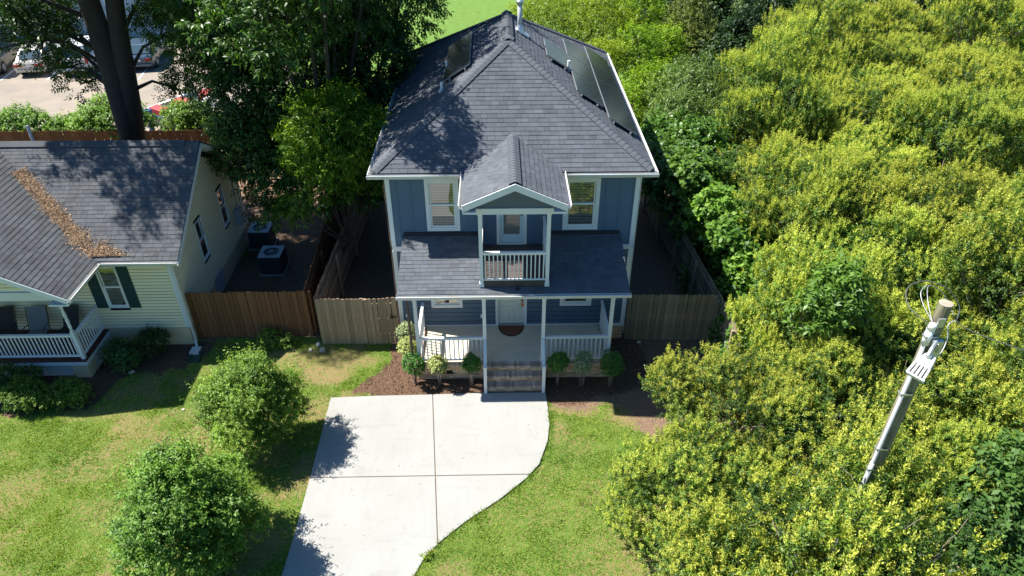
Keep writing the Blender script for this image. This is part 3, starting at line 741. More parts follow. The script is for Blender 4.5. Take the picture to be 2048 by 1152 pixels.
# gable face trims along the rake underside
mb = MB()
for s in (-1, 1): mb.beam((0, -2.0, ZR - .17), (s * 1.3, -2.0, ZR - .17 - 1.3 * k), .05, .07, upv=(0, -1, 0))
part('gable_moulding', mb, white, BH)
for s in (-1, 1):
    mb = MB(); mb.box(s * .91 - .05, s * .91 + .05, -1.95, -1.85, 3.50, 5.85); mb.box(s * .91 - .065, s * .91 + .065, -1.965, -1.835, 5.78, 5.849); mb.box(s * .91 - .065, s * .91 + .065, -1.965, -1.835, 3.5, 3.62)
    part('balcony_post', mb, white, BH)
bal_board = None
def railing(parent, a, b, zf, top=1.0, gap=.11, first='railing', base=.10, mats=white, bw=.032):
    """a, b on the floor; a railing with rails as its mesh and each baluster as its own sub-part"""
    a = Vector(a); b = Vector(b); d = b - a; L_ = d.length; d.normalize()
    mb = MB(); ua = Vector((0, 0, 1))
    mb.beam(a + ua * (top - .02), b + ua * (top - .02), .085, .04); mb.beam(a + ua * (top - .07), b + ua * (top - .07), .04, .05)
    mb.beam(a + ua * base, b + ua * base, .05, .06)
    r_ = part(first, mb, mats, parent)
    n = int(L_ / gap)
    me = bpy.data.meshes.get('baluster_%d' % int(top * 100)) 
    if me is None:
        q = MB(); q.box(-bw / 2, bw / 2, -bw / 2, bw / 2, base + .03, top - .095); me = q.mesh('baluster_%d' % int(top * 100), mats)
    for i in range(n):
        p = a + d * ((i + .5) * L_ / n)
        put('baluster', me, r_, p, rot=(0, 0, math.atan2(d.y, d.x)))
    return r_
railing(BH, (-.86, -1.9, 3.60), (.86, -1.9, 3.60), 3.6, top=1.02)
railing(BH, (-.91, -1.84, 3.69), (-.91, -.04, 3.69), 3.6, top=1.0)
railing(BH, (.91, -1.84, 3.69), (.91, -.04, 3.69), 3.6, top=1.0)
# balcony floor
mb = MB(); mb.box(-.93, .93, -1.93, -.025, 3.45, 3.665); bf = part('balcony_floor', mb, deck_m, BH)
me = MB().box(-.93, .93, -.066, .066, 0, .028).mesh('deck_plank', deck_m)
for i in range(13):
    put('deck_plank', me, bf, (0, -1.86 + i * .146, 3.667), scale=(1, 1, 1))

# ---- porch roof
PR = bpy.data.objects.new('porch_roof', None); COL.objects.link(PR); PR.parent = BH; ORG[PR.name] = ORG[BH.name]
PXL, PXR, PY, PZ, PT = -3.27, 3.22, -2.17, 3.41, 4.03
kp = (PT - PZ) / (-PY - .03); L_p = math.hypot(-PY - .03, PT - PZ); slp = L_p / (-PY - .03)
cutv = (1.96 - 1.93 + .2) * slp
V_ = (0, 1, kp)
roof_face(PR, (PXL, PY, PZ), (1, 0, 0), V_, [(0, cutv), (-.965 - PXL, cutv), (-.965 - PXL, L_p), (0.0, L_p)], sh_blue, 31, course=.145)
roof_face(PR, (PXL, PY, PZ), (1, 0, 0), V_, [(.965 - PXL, cutv), (PXR - PXL, cutv), (PXR - PXL, L_p), (.965 - PXL, L_p)], sh_blue, 32, course=.145)
roof_face(PR, (PXL, PY, PZ), (1, 0, 0), V_, [(0, 0), (PXR - PXL, 0), (PXR - PXL, cutv), (0, cutv)], sh_blue, 33, singles=28, course=.145)
mb = MB(); mb.box(PXL + .05, -.965, -.05, -.02, PT, PT + .12); part('flashing', mb, sh_deck, PR); mb = MB(); mb.box(.965, PXR - .05, -.05, -.02, PT, PT + .12); part('flashing', mb, sh_deck, PR)
for s in (-1, 1):   # low curbs beside the balcony well
    mb = MB(); x0, x1 = (s * .935, s * .962); x0, x1 = min(x0, x1), max(x0, x1)
    mb.prism([(x0, -1.93, 3.4), (x1, -1.93, 3.4), (x1, -.03, 3.4), (x0, -.03, 3.4)], [(x0, -1.93, 3.50), (x1, -1.93, 3.50), (x1, -.03, PT + .01), (x0, -.03, PT + .01)])
    part('balcony_curb', mb, blue_panel, BH)
mb = MB(); gutter(mb, (PXL - .02, PY, PZ - .01), (PXR + .04, PY, PZ - .01), (0, -1, 0)); part('porch_gutter', mb, white_metal, BH)
mb = MB(); mb.box(PXL, PXR, PY, PY + .025, PZ - .15, PZ - .03)
for x in (PXL, PXR - .025):
    mb.prism([(x, PY + .026, PZ - .16), (x + .025, PY + .026, PZ - .16), (x + .025, -.03, PT - .16), (x, -.03, PT - .16)], [(x, PY + .026, PZ - .035), (x + .025, PY + .026, PZ - .035), (x + .025, -.03, PT - .035), (x, -.03, PT - .035)])
part('porch_fascia', mb, white, BH)
mb = MB(); mb.box(PXL + .03, PXR - .03, PY + .03, -.03, 3.24, 3.26); part('porch_ceiling', mb, white, BH)
mb = MB(); mb.box(-2.90, 2.90, -1.88, -1.72, 3.03, 3.235); mb.box(-2.90, -2.76, -1.72, -.03, 3.05, 3.23); mb.box(2.76, 2.90, -1.72, -.03, 3.05, 3.23); part('porch_beam', mb, white, BH)
for x in (-2.85, -.87, .86, 2.84):
    mb = MB(); mb.box(x - .05, x + .05, -1.85, -1.75, .615, 3.03); mb.box(x - .062, x + .062, -1.862, -1.738, .616, .72); mb.box(x - .062, x + .062, -1.862, -1.738, 2.95, 3.029)
    part('porch_post', mb, white, BH)
# small camera on the porch roof edge
mb = MB(); mb.lathe([(.05, 0), (.05, .03), (.03, .05), (.03, .09), (.02, .1)], (0.08, -2.02, 3.46), 10); part('roof_vent', mb, black_rubber, PR)

# ---- porch floor, bricks, steps
mb = MB(); mb.box(-2.76, 2.76, -1.80, -.03, .45, .615); part('porch_floor', mb, porch_conc, BH)
fd = MB(); fd.box(-2.93, -.90, -1.86, -.03, -.05, .53); fd.box(.90, 2.93, -1.86, -.03, -.05, .53); fd.box(-.92, .92, -1.78, -.03, -.05, .44)
fd.box(-.86, .86, -2.01, -1.77, -.05, .545); fd.box(-.86, .86, -2.25, -2.01, -.05, .34); fd.box(-.86, .86, -2.48, -2.25, -.05, .135)
fd.box(-W2 - .0, W2, -.0, WY, -.05, .52)
fdo = part('porch_foundation', fd, mortar, BH)
rg = random.Random(5); bk = MB()
def brick_rows(mb, T, a0, a1, c0, c1, out=.012, skip=None):
    c = c0; r = 0
    while c + .06 <= c1 + .012:
        a = a0 - (0.105 if r % 2 else 0)
        while a < a1:
            s, e = max(a, a0), min(a + .2, a1); a += .21
            if e - s < .02: continue
            if skip and skip[0] < (s + e) / 2 < skip[1] and skip[2] < c + .03 < skip[3]: continue
            wbox(mb, T, s, e, -.02, out + rg.uniform(-.003, .003), c, min(c + .057, c1), 0, rg.uniform(-.25, .3))
        c += .068; r += 1
for a0, a1, sk in ((-2.93, -.87, (-2.25, -1.85, .2, .34)), (.87, 2.93, None)): brick_rows(bk, front_T(-1.86), a0, a1, .0, .53, skip=sk)
brick_rows(bk, right_T(2.93), -1.86, -.03, 0, .53); brick_rows(bk, left_T(-2.93), .03, 1.86, 0, .53)
brick_rows(bk, front_T(0.0), -W2, -2.94, 0, .52); brick_rows(bk, front_T(0.0), 2.94, W2, 0, .52); brick_rows(bk, right_T(W2), 0, 2.5, 0, .52)
for y, c0, c1 in ((-2.01, .345, .545), (-2.25, .14, .34), (-2.48, .0, .135)): brick_rows(bk, front_T(y), -.86, .86, c0, c1, out=.006)
part('brick_facing', bk, brick_m, fdo, kind='stuff')
bme = []
for i in range(3):
    q = MB(); q.box(-.034, .034, -.1, .1, 0, .068); bme.append(q.mesh('step_brick_shape', step_brick))
def row(x0, x1, y, z, along='x', sc=1.0):
    n = int(round((x1 - x0) / .0775))
    for i in range(n):
        c = x0 + (i + .5) * (x1 - x0) / n
        put('brick', rg.choice(bme), fdo, (c, y, z) if along == 'x' else (y, c, z), rot=(rg.uniform(-.01, .01), 0, rg.uniform(-.02, .02) + (0 if along == 'x' else math.pi / 2)), scale=(1, sc, 1))
row(-.86, .86, -1.915, .545, sc=1.15); row(-.86, .86, -2.135, .34, sc=1.2); row(-.86, .86, -2.37, .137, sc=1.2)
row(-1.78, -.06, -2.85, .545, 'y', .85); row(-1.78, -.06, 2.85, .545, 'y', .85)
row(-2.76, -.92, -1.86, .537, 'x', .8); row(.92, 2.76, -1.86, .537, 'x', .8)
mb = MB(); wbox(mb, front_T(-1.86), -2.25, -1.86, -.01, .012, .2, .34)
for i in range(4): wbox(mb, front_T(-1.86), -2.24, -1.87, .012, .02, .215 + i * .03, .225 + i * .03)
part('crawl_vent', mb, dark, BH)
railing(BH, (-2.80, -1.8, .62), (-.92, -1.8, .62), .615, top=.96, gap=.128, bw=.034)
railing(BH, (.91, -1.8, .62), (2.79, -1.8, .62), .615, top=.96, gap=.128, bw=.034)
railing(BH, (-2.85, -1.75, .62), (-2.85, -.03, .62), .615, top=.961, gap=.128, bw=.034)
railing(BH, (2.84, -1.75, .62), (2.84, -.03, .62), .615, top=.961, gap=.128, bw=.034)
for s in (-1, 1):
    x = s * .865
    mb = MB(); mb.beam((x, -1.85, 1.53), (x, -2.52, .98), .085, .045); mb.beam((x, -1.85, .78), (x, -2.52, .22), .05, .06)
    h_ = part('step_handrail', mb, white, BH)
    mb = MB(); mb.box(x - .045, x + .045, -2.60, -2.51, .0, 1.05); mb.box(x - .055, x + .055, -2.61, -2.50, 1.05, 1.07); part('newel_post', mb, white, h_)
    for i in range(5):
        y = -1.93 - i * .12; z = 1.48 - (-1.85 - y) * .82; mb = MB(); mb.box(x - .016, x + .016, y - .016, y + .016, z - .72, z - .02); part('baluster', mb, white, h_)

mb = MB(); n = 24
arc = [(-.05 + .42 * math.cos(math.pi + math.pi * i / n), -.06 + .55 * math.sin(math.pi + math.pi * i / n)) for i in range(n + 1)]
mb.prism([(x, y, .616) for x, y in arc], [(x, y, .632) for x, y in arc], 0)
arc2 = [(-.05 + .38 * math.cos(math.pi + math.pi * i / n), -.08 + .50 * math.sin(math.pi + math.pi * i / n)) for i in range(n + 1)]
mb.prism([(x, y, .632) for x, y in arc2], [(x, y, .640) for x, y in arc2], 1)
solo('doormat', mb, [black_rubber, mat_coir], 'brown half-round doormat with black rim before the front door', 'doormat', (-.05, -.06, .616))

# ---- things on the roof
def on_slope(side, x, y): return H + p_ * (E - abs(x)) if side else 0
def vent_pipe(x, y, h, r, M, label):
    z = H + p_ * (E - abs(x)) - .02
    t = thing('vent_pipe', label, 'vent pipe', (x, y, z), 'plumbing vents on the blue house roof')
    mb = MB(); mb.tube([(x, y, z), (x, y, z + h)], r, 12); part('pipe', mb, M, t, smooth=False)
    mb = MB(); mb.lathe([(r + .08, .02), (r + .06, .05), (r + .01, .1)], (x, y, z), 12); part('flashing_boot', mb, pvc, t)
vent_pipe(-2.03, 4.6, .32, .045, whitepvc, 'white vent pipe beside the left solar panels, upper one of two')
vent_pipe(-2.09, 2.87, .30, .045, whitepvc, 'white vent pipe below the left solar panels, lower one of two')
vent_pipe(1.86, 4.25, .34, .045, whitepvc, 'white vent pipe standing among the right-hand solar panels')
fx, fy = .33, 5.2; fz = H + p_ * (E - fx)
t = thing('flue_pipe', 'tall galvanised flue pipe with round cap beside the roof ridge', 'flue pipe', (fx, fy, fz))
mb = MB(); mb.tube([(fx, fy, fz - .1), (fx, fy, fz + .85)], .075, 14); part('pipe', mb, pvc, t, smooth=True)
mb = MB(); mb.lathe([(.075, 0), (.12, .03), (.12, .1), (.09, .13), (.02, .17)], (fx, fy, fz + .83), 14); part('cap', mb, galv, t, smooth=True)
mb = MB(); mb.lathe([(.17, -.06), (.13, .08), (.085, .2)], (fx, fy, fz), 14); mb.prism([(fx - .15, fy - .2, fz + .12), (fx + .3, fy - .2, fz - .17), (fx + .3, fy + .2, fz - .17), (fx - .15, fy + .2, fz + .12)], [(fx - .15, fy - .2, fz + .13), (fx + .3, fy - .2, fz - .16), (fx + .3, fy + .2, fz - .16), (fx - .15, fy + .2, fz + .13)]); part('flashing', mb, galv, t)

def solar(name, side, rows, label):
    s = side
    t = thing(name, label, 'solar array', (s * 2, rows[0][1], H + 1.0))
    org = Vector(ORG[t.name])
    kk = p_ * E / (E - s * XR); ln = math.hypot(1, kk)
    U = Vector((0, 1, 0)); V = Vector((-s, 0, kk)).normalized(); N = U.cross(V); N = N if N.z > 0 else -N
    def pt(x, y, h): return Vector((x, y, H + kk * (E - abs(x)))) + N * h
    for x0, y0, n_, wdt in rows:      # x0 = lower edge |x|
        ux = wdt / ln
        for i in range(n_):
            ya, yb = y0 + i * 1.74, y0 + i * 1.74 + 1.72
            a = pt(s * x0, ya, 0); 
            def q(u, v, h): return a + U * u + V * v + N * h
            mb = MB(); lo = [q(0, 0, .09), q(1.72, 0, .09), q(1.72, wdt, .09), q(0, wdt, .09)]; hi = [p + N * .035 for p in lo]; mb.prism(lo, hi)
            pn = part('solar_panel', mb, panel_fr, t)
            mb = MB(); e = .012; lo = [q(e, e, .126), q(1.72 - e, e, .126), q(1.72 - e, wdt - e, .126), q(e, wdt - e, .126)]; hi = [p + N * .002 for p in lo]; mb.prism(lo, hi); part('cell_glass', mb, panel_m, pn)
        for v in (.2, wdt - .2):
            a = pt(s * x0, y0, 0); mb = MB(); mb.beam(a + U * -.08 + V * v + N * .06, a + U * (n_ * 1.74 + .06) + V * v + N * .06, .04, .05, upv=tuple(N)); part('mounting_rail', mb, galv, t)
solar('solar_panels', -1, [(2.0, 3.25, 2, .98)], 'two black solar panels mounted on the left roof slope')
solar('solar_panels', 1, [(3.66, 1.62, 4, 1.02), (2.72, 2.35, 3, .98), (1.87, 4.1, 1, .92)], 'staggered rows of black solar panels on the right roof slope')

# ================================================================== NEIGHBOUR'S HOUSE
NH = thing('cream_house', 'single-storey house with cream vinyl siding, weathered grey gable roof and white porch railing', 'house', (-15, 3, 0))
NX, NY, NZE, NK = -10.40, 6.62, 3.43, 0.605
T1 = front_T(0.0); T2 = right_T(NX)
yr = 3.31; zr = 5.62; ns = math.hypot(1, NK)
mb = MB(); mb.box(-21, NX - .12, .12, NY, 0, 3.35); part('wall_core', mb, dark, NH)
mb = MB(); mb.box(-21, NX - .0, -.04, NY, -.1, .70); fo = part('foundation', mb, stucco, NH)
NW = (-12.69, -12.05, 1.50, 3.05)
nf = MB(); wbox(nf, T1, -21, NX, -.14, -.11, .7, 3.35); nfo = part('front_wall', nf, dark, NH)
lap_boards(nfo, T1, -21, NX - .02, .70, 3.30, .118, cream, [NW])
SW = [(2.2, 2.78, 1.75, 3.2), (4.45, 5.03, 1.75, 3.2)]
ns_ = MB(); wbox(ns_, T2, 0.0, NY, -.14, -.11, .7, 3.3); ns_.prism([(NX - .13, 0, 3.3), (NX - .11, 0, 3.3), (NX - .11, NY, 3.3), (NX - .13, NY, 3.3)], [(NX - .13, yr - .05, 5.35), (NX - .11, yr - .05, 5.35), (NX - .11, yr + .05, 5.35), (NX - .13, yr + .05, 5.35)])
nso = part('side_wall', ns_, dark, NH)
def gab(c):
    if c < 3.25: return (0.02, NY - .02)
    d = (c - 3.25) / NK; return (max(.02, -.31 + d + .28), min(NY - .02, 6.93 - d - .28))
lap_boards(nso, T2, 0, NY, .70, 5.35, .118, cream, SW, slope=gab)
window(NH, T1, *NW, blind=1, trim=.04); 
for o_ in SW: window(NH, T2, *o_, blind=0, trim=.04)
for a0, a1 in ((-13.05, -12.70), (-12.04, -11.69)):
    mb = MB(); wbox(mb, T1, a0, a1, .0, .03, 1.49, 3.08)
    for c0, c1 in ((1.54, 2.25), (2.33, 3.03)):
        z = c0
        while z < c1: wbox(mb, T1, a0 + .04, a1 - .04, .03, .04, z, z + .022); z += .035
    part('shutter', mb, shutter_m, NH)
mb = MB(); mb.box(NX - .10, NX + .025, -.03, 0.0, .7, 3.3); mb.box(NX, NX + .025, 0, .1, .7, 3.3); part('corner_board', mb, white, NH); mb = MB(); mb.box(NX, NX + .025, NY - .1, NY, .7, 3.3); part('corner_board', mb, white, NH)
# crawl space vents and door, fuse box
for y in (1.0, 1.7):
    mb = MB(); wbox(mb, T2, y, y + .3, 0, .02, .25, .45); part('crawl_vent', mb, dark, NH)
mb = MB(); wbox(mb, T2, 2.5, 3.3, 0.0, .03, .08, .78); wbox(mb, T2, 2.56, 3.24, .03, .045, .14, .72); part('crawl_door', mb, ac_top, NH)
mb = MB(); wbox(mb, T2, 5.55, 5.95, .022, .2, 1.2, 1.85); part('meter_box', mb, ac_top, NH)
mb = MB(); mb.tube([(NX + .12, 5.75, 1.8), (NX + .12, 5.75, 3.9)], .03, 6); part('service_conduit', mb, pvc, NH)
# roof
NR = bpy.data.objects.new('roof', None); COL.objects.link(NR); NR.parent = NH; ORG[NR.name] = ORG[NH.name]
RX = -9.95; yN = -.31; lenN = (yr - yN) * ns
# front slope right of the porch valley, and its left remainder (valley runs up-left)
kpch = 0.52; EX = -12.30; PRX = -16.2; yPF = -2.20
# valley: z = NZE + kpch*(EX-x) = NZE + NK*(y-yN)  -> y = yN + kpch/NK*(EX-x)
vx = lambda y: EX - (y - yN) * NK / kpch
ztop_y = yN + kpch / NK * (EX - PRX)
roof_face(NR, (-21, yN, NZE), (1, 0, 0), (0, 1, NK), [(EX + 21, 0), (RX + 21, 0), (RX + 21, lenN), (PRX + 21, lenN), (PRX + 21, (ztop_y - yN) * ns)], sh_nb, 41, singles=170, course=.145, tabw=(.12, .34))
roof_face(NR, (-21, 6.93, NZE), (1, 0, 0), (0, -1, NK), [(0, 0), (RX + 21, 0), (RX + 21, lenN), (0, lenN)], sh_nb, 42, course=.145)
kl = math.hypot(1, kpch); up_ = (EX - PRX) * kl
roof_face(NR, (EX, yPF, NZE), (0, 1, 0), (-1, 0, kpch), [(0, 0), (yN - yPF, 0), (ztop_y - yPF, up_), (0, up_)], sh_nb, 43, singles=120, course=.145, tabw=(.2, .32))
roof_face(NR, (2 * PRX - EX, yPF, NZE), (0, 1, 0), (1, 0, kpch), [(0, 0), (yN - yPF, 0), (ztop_y - yPF, up_), (0, up_)], sh_nb, 44, course=.145)
# continuous ridge vent
mb = MB()
for s in (-1, 1):
    mb.prism([(-21, yr, zr + .0), (RX - .45, yr, zr + .0), (RX - .45, yr + s * .2, zr - .09), (-21, yr + s * .2, zr - .09)], [(-21, yr, zr + .06), (RX - .45, yr, zr + .06), (RX - .45, yr + s * .2, zr - .05), (-21, yr + s * .2, zr - .05)])
part('ridge_vent', mb, sh_nb, NR)
ridge(NR, (RX - .02, yr, zr + .0), (RX - .5, yr, zr + .0), sh_nb, .5, w=.16, lift=.01)
mb = MB()
for s, e in ((yN, yr), (6.93, yr)):
    a = (RX, s, NZE); b = (RX, e, zr - .02)
    x0, x1 = RX - .02, RX + .012
    mb.prism([(x0, a[1], a[2] - .2), (x1, a[1], a[2] - .2), (x1, b[1], b[2] - .2), (x0, b[1], b[2] - .2)], [(x0, a[1], a[2] - .03), (x1, a[1], a[2] - .03), (x1, b[1], b[2] - .03), (x0, b[1], b[2] - .03)])
part('rake_board', mb, white, NH)
mb = MB()
for s, e in ((yN, yr), (6.93, yr)):
    mb.prism([(NX, s, NZE - .19), (RX - .021, s, NZE - .19), (RX - .021, e, zr - .20), (NX, e, zr - .20)], [(NX, s, NZE - .16), (RX - .021, s, NZE - .16), (RX - .021, e, zr - .17), (NX, e, zr - .17)])
mb.box(NX + .0, RX - .03, 6.64, 6.93, NZE - .26, NZE - .195); mb.box(-11.9, RX - .03, yN + .02, 0.0, NZE - .15, NZE - .12)
part('soffit', mb, white, NH)
mb = MB(); gutter(mb, (EX - .1, yN, NZE - .02), (RX, yN, NZE - .02), (0, -1, 0)); mb.box(EX - .1, RX, yN, yN + .02, NZE - .17, NZE - .03); part('front_gutter', mb, white_metal, NH)
mb = MB(); gutter(mb, (EX, yPF, NZE - .02), (EX, yN - .1, NZE - .02), (1, 0, 0)); mb.box(EX - .02, EX, yPF, yN, NZE - .17, NZE - .03); part('porch_gutter', mb, white_metal, NH)
mb = MB(); mb.tube([(-10.12, -.36, 3.36), (-10.14, -.34, 3.25), (-10.30, -.10, 3.08), (-10.30, -.08, 2.95), (-10.30, -.08, .25), (-10.22, -.3, .10)], .042, 6); mb.box(-10.36, -10.08, -.62, -.30, .02, .11)
part('downspout', mb, white_metal, NH)
mb = MB()
a = (PRX, zr); b = (EX, NZE)
zp = NZE + kpch * (EX - PRX)
for x0, z0, x1, z1 in ((PRX, zp, EX + .01, NZE), (2 * PRX - EX, NZE, PRX, zp)):
    mb.prism([(x0, yPF - .025, z0 - .19), (x1, yPF - .025, z1 - .19), (x1, yPF, z1 - .19), (x0, yPF, z0 - .19)], [(x0, yPF - .025, z0 - .02), (x1, yPF - .025, z1 - .02), (x1, yPF, z1 - .02), (x0, yPF, z0 - .02)])
mb.box(EX - .55, EX, yPF - .02, yPF + .4, NZE - .24, NZE - .195)
part('rake_board', mb, white, NH)
gw = MB(); gw.box(-19.2, -13.0, -1.50, -1.40, 3.2, 3.25); gwo = part('gable_wall', gw, white, NH)
lap_boards(gwo, front_T(-1.52), -19.2, -13, 3.25, 5.3, .118, cream, slope=lambda c: (2 * PRX - EX + max(.4, (c - NZE) / kpch + .1), EX - max(.55, (c - NZE) / kpch + .1)))
mb = MB(); mb.box(-19.2, -12.98, -1.56, -1.38, 2.93, 3.20); mb.box(-13.12, -12.98, -1.38, -.0, 2.95, 3.18); mb.box(-19.2, -12.98, -1.37, -.01, 3.202, 3.215); part('porch_beam', mb, white, NH)
# porch deck
mb = MB(); mb.box(-19.2, -12.98, -1.60, -.03, .50, .66); pd = part('porch_deck', mb, white, NH)
for i in range(11):
    y = -1.57 + i * .143; mb = MB(); mb.box(-19.2, -12.95, y - .066, y + .066, .662, .69); part('deck_plank', mb, redeck, pd)
mb = MB(); mb.box(-13.5, -13.02, -1.58, -1.12, -.05, .498); part('porch_pier', mb, stucco, NH); mb = MB(); mb.box(-16.4, -15.9, -1.56, -1.12, -.05, .498); part('porch_pier', mb, stucco, NH)
# turned post
def turned(x, y, z0, z1):
    mb = MB(); mb.box(x - .05, x + .05, y - .05, y + .05, z0, z0 + 1.05); mb.box(x - .05, x + .05, y - .05, y + .05, z1 - .25, z1)
    L_ = z1 - .25 - z0 - 1.05
    mb.lathe([(.03, 0), (.048, .03), (.03, .08), (.048, .14), (.042, .25), (.05, L_ * .45), (.036, L_ * .52), (.05, L_ * .56), (.045, L_ * .7), (.03, L_ - .12), (.048, L_ - .06), (.03, L_)], (x, y, z0 + 1.05), 12)
    part('porch_post', mb, white, NH)
turned(-13.08, -1.48, .69, 2.93); turned(-16.2, -1.48, .69, 2.93)
railing(NH, (-16.1, -1.48, .69), (-13.14, -1.48, .69), .69, top=.92, gap=.118, bw=.032)
railing(NH, (-13.08, -1.42, .69), (-13.08, -.05, .69), .69, top=.921, gap=.118, bw=.032)
# lattice skirts: crossing strips
lm = MB()
def lattice(T, a0, a1, c0, c1):
    st = .075; h = c1 - c0
    for sgn in (1, -1):
        a = a0 - h
        while a < a1 + h:
            p, q = (a, c0), (a + h, c1)
            if sgn < 0: p, q = (a + h, c0), (a, c1)
            # clip to a0..a1
            def cl(P, Q):
                (x0, y0), (x1, y1) = P, Q; out = []
                for x, y in (P, Q):
                    if x < a0: t = (a0 - x0) / (x1 - x0); out.append((a0, y0 + t * (y1 - y0)))
                    elif x > a1: t = (a1 - x0) / (x1 - x0); out.append((a1, y0 + t * (y1 - y0)))
                    else: out.append((x, y))
                return out
            if not (max(p[0], q[0]) <= a0 or min(p[0], q[0]) >= a1):
                P, Q = cl(p, q); o0 = .0 if sgn > 0 else .007
                w_ = .016
                lm.prism([T(P[0] - w_, o0, P[1]), T(P[0] + w_, o0, P[1]), T(P[0] + w_, o0 + .006, P[1]), T(P[0] - w_, o0 + .006, P[1])], [T(Q[0] - w_, o0, Q[1]), T(Q[0] + w_, o0, Q[1]), T(Q[0] + w_, o0 + .006, Q[1]), T(Q[0] - w_, o0 + .006, Q[1])])
            a += st
lattice(front_T(-1.5), -15.9, -13.5, .02, .5); lattice(right_T(-13.02), -1.12, -.05, .02, .5); lattice(front_T(-1.5), -19, -16.4, .02, .5)
part('lattice_skirt', lm, white, NH, kind='stuff')
# roof vent pipe behind the ridge, attic vent patch
x, y = -15.6, 3.9; t = thing('vent_pipe', 'grey vent pipe standing behind the ridge of the cream house', 'vent pipe', (x, y, 5.2)); mb = MB(); mb.tube([(x, y, 5.2), (x, y, 5.95)], .05, 10); part('pipe', mb, pvc, t)

# leaf litter lying in the valley of the roof
def litter_mesh(name, pts, M, size, seed, tonev=.35, loc=(0, 0, 0)):
    rg_ = np.random.RandomState(seed); n = len(pts); pts = np.asarray(pts) - np.array(loc)
    th = rg_.uniform(0, 6.28, n); ti = rg_.normal(0, .45, n); L_ = size * rg_.uniform(.5, 1.4, n); w_ = L_ * rg_.uniform(.18, .5, n)
    d = np.stack([np.cos(th) * np.cos(ti), np.sin(th) * np.cos(ti), np.sin(ti)], -1)
    s_ = np.stack([-np.sin(th), np.cos(th), rg_.normal(0, .5, n)], -1)
    v = np.stack([pts - d * L_[:, None] / 2, pts + s_ * w_[:, None] / 2, pts + d * L_[:, None] / 2, pts - s_ * w_[:, None] / 2], 1).reshape(-1, 3)
    q = np.arange(n * 4).reshape(-1, 4)
    return np_mesh(name, v, quads=q, tone=rg_.uniform(-tonev, tonev, n), mats=[M])
rgn = np.random.RandomState(3); pts = []
for i in range(9000):
    t_ = rgn.rand() ** .8; x = EX - .1 - t_ * 3.0; yv_ = yN + (EX - x) * kpch / NK
    wdt = .075 + .085 * math.sin(t_ * 9) ** 2 * (1 - t_) + .02; u = rgn.normal(0, wdt)
    xx = x + u * .7; yy = yv_ + u * .7 + .02
    z1 = NZE + kpch * (EX - xx); z2 = NZE + NK * (yy - yN)
    pts.append((xx, yy, max(z1, z2) + .02 + rgn.rand() * max(0, .07 * (1 - abs(u) / wdt / 1.6))))
for i in range(1900):
    x = EX - .12 + abs(rgn.normal(0, .38)); y = yN + .10 + abs(rgn.normal(0, .2)) * max(.15, 1 - (x - EX) * .8); pts.append((x, y, NZE + NK * (y - yN) + .02 + rgn.rand() * .05))
o_ = link('leaf_litter', litter_mesh('leaf_litter', pts, litter_m, .055, 4, loc=(-13.5, 1, 4))); o_.location = (-13.5, 1, 4); o_['kind'] = 'stuff'
o_['label'] = 'brown dry leaves heaped in the valley of the cream house roof'; o_['category'] = 'leaf litter'

# ================================================================== FENCES
def board_meshes(M, h, w, tag, dog=.03):
    out = []
    for i in range(3):
        q = MB(); hh = h + (i - 1) * .012
        pf = [(-w / 2, 0), (w / 2, 0), (w / 2, hh - dog), (w / 2 - dog, hh), (-w / 2 + dog, hh), (-w / 2, hh - dog)]
        q.prism([(x, .018, z) for x, z in pf], [(x, 0, z) for x, z in pf]); out.append(q.mesh('fence_board_shape', M))
    return out
def fence(label, a, b, M, h=1.83, w=.14, group=None, rails_side=1, zb=.02, name='wooden_fence', seed=1, post_every=2.4, rise=0):
    rg = random.Random(seed); a = Vector((*a, 0)); b = Vector((*b, 0)); d = b - a; L_ = d.length; d.normalize(); nrm = Vector((-d.y, d.x, 0)) * rails_side
    t = thing(name, label, 'fence', tuple((a + b) / 2), group)
    ms = board_meshes(M, h, w - .011, name); n = int(round(L_ / w)); ang = math.atan2(d.y, d.x)
    for i in range(n):
        p = a + d * ((i + .5) * L_ / n)
        put('fence_board', rg.choice(ms), t, (p.x + rg.uniform(-.004, .004), p.y, zb + rg.uniform(-.015, .01)), rot=(rg.uniform(-.008, .008), rg.uniform(-.006, .006), ang))
    for z in (.35, .98, 1.58):
        mb = MB(); q = nrm * .045; mb.beam(a + q + Vector((0, 0, z)), b + q + Vector((0, 0, z)), .045, .09); part('rail', mb, M, t)
    k = max(1, int(round(L_ / post_every)))
    for i in range(k + 1):
        p = a + d * (L_ * i / k) + nrm * .115; p = p + d * (.05 if i == 0 else -.05 if i == k else 0)
        mb = MB(); mb.box(p.x - .045, p.x + .045, p.y - .045, p.y + .045, -.1, h - .08); part('post', mb, M, t)
    return t
# in front of the blue house, left: fixed run and a gate
fence('weathered front fence left of the gate beside the blue house', (-6.20, -.16), (-4.72, -.16), wood_grey, seed=2)
g_ = fence('weathered wooden gate against the left corner of the blue house', (-4.70, -.19), (-3.70, -.14), wood_grey, seed=3, name='fence_gate', post_every=1)
g_['category'] = 'gate'
mb = MB(); mb.box(-3.86, -3.82, -.215, -.19, 1.05, 1.25); mb.box(-3.90, -3.72, -.225, -.205, 1.12, 1.16); part('latch', mb, brass, g_)
fence('weathered dark board fence right of the blue house', (3.66, -.10), (6.50, -.20), wood_green, seed=4, w=.137)
fence('mossy side fence running back along the right side yard', (6.56, -.25), (5.75, 10.6), wood_green, seed=5, rails_side=1, w=.14)
fence('short end of the mossy fence beyond the front corner by the privets', (6.62, -1.9), (6.57, -.28), wood_green, seed=6)
fence('weathered side fence along the left side yard of the blue house', (-6.22, -.1), (-5.85, 10.6), wood_grey, seed=7, rails_side=-1)
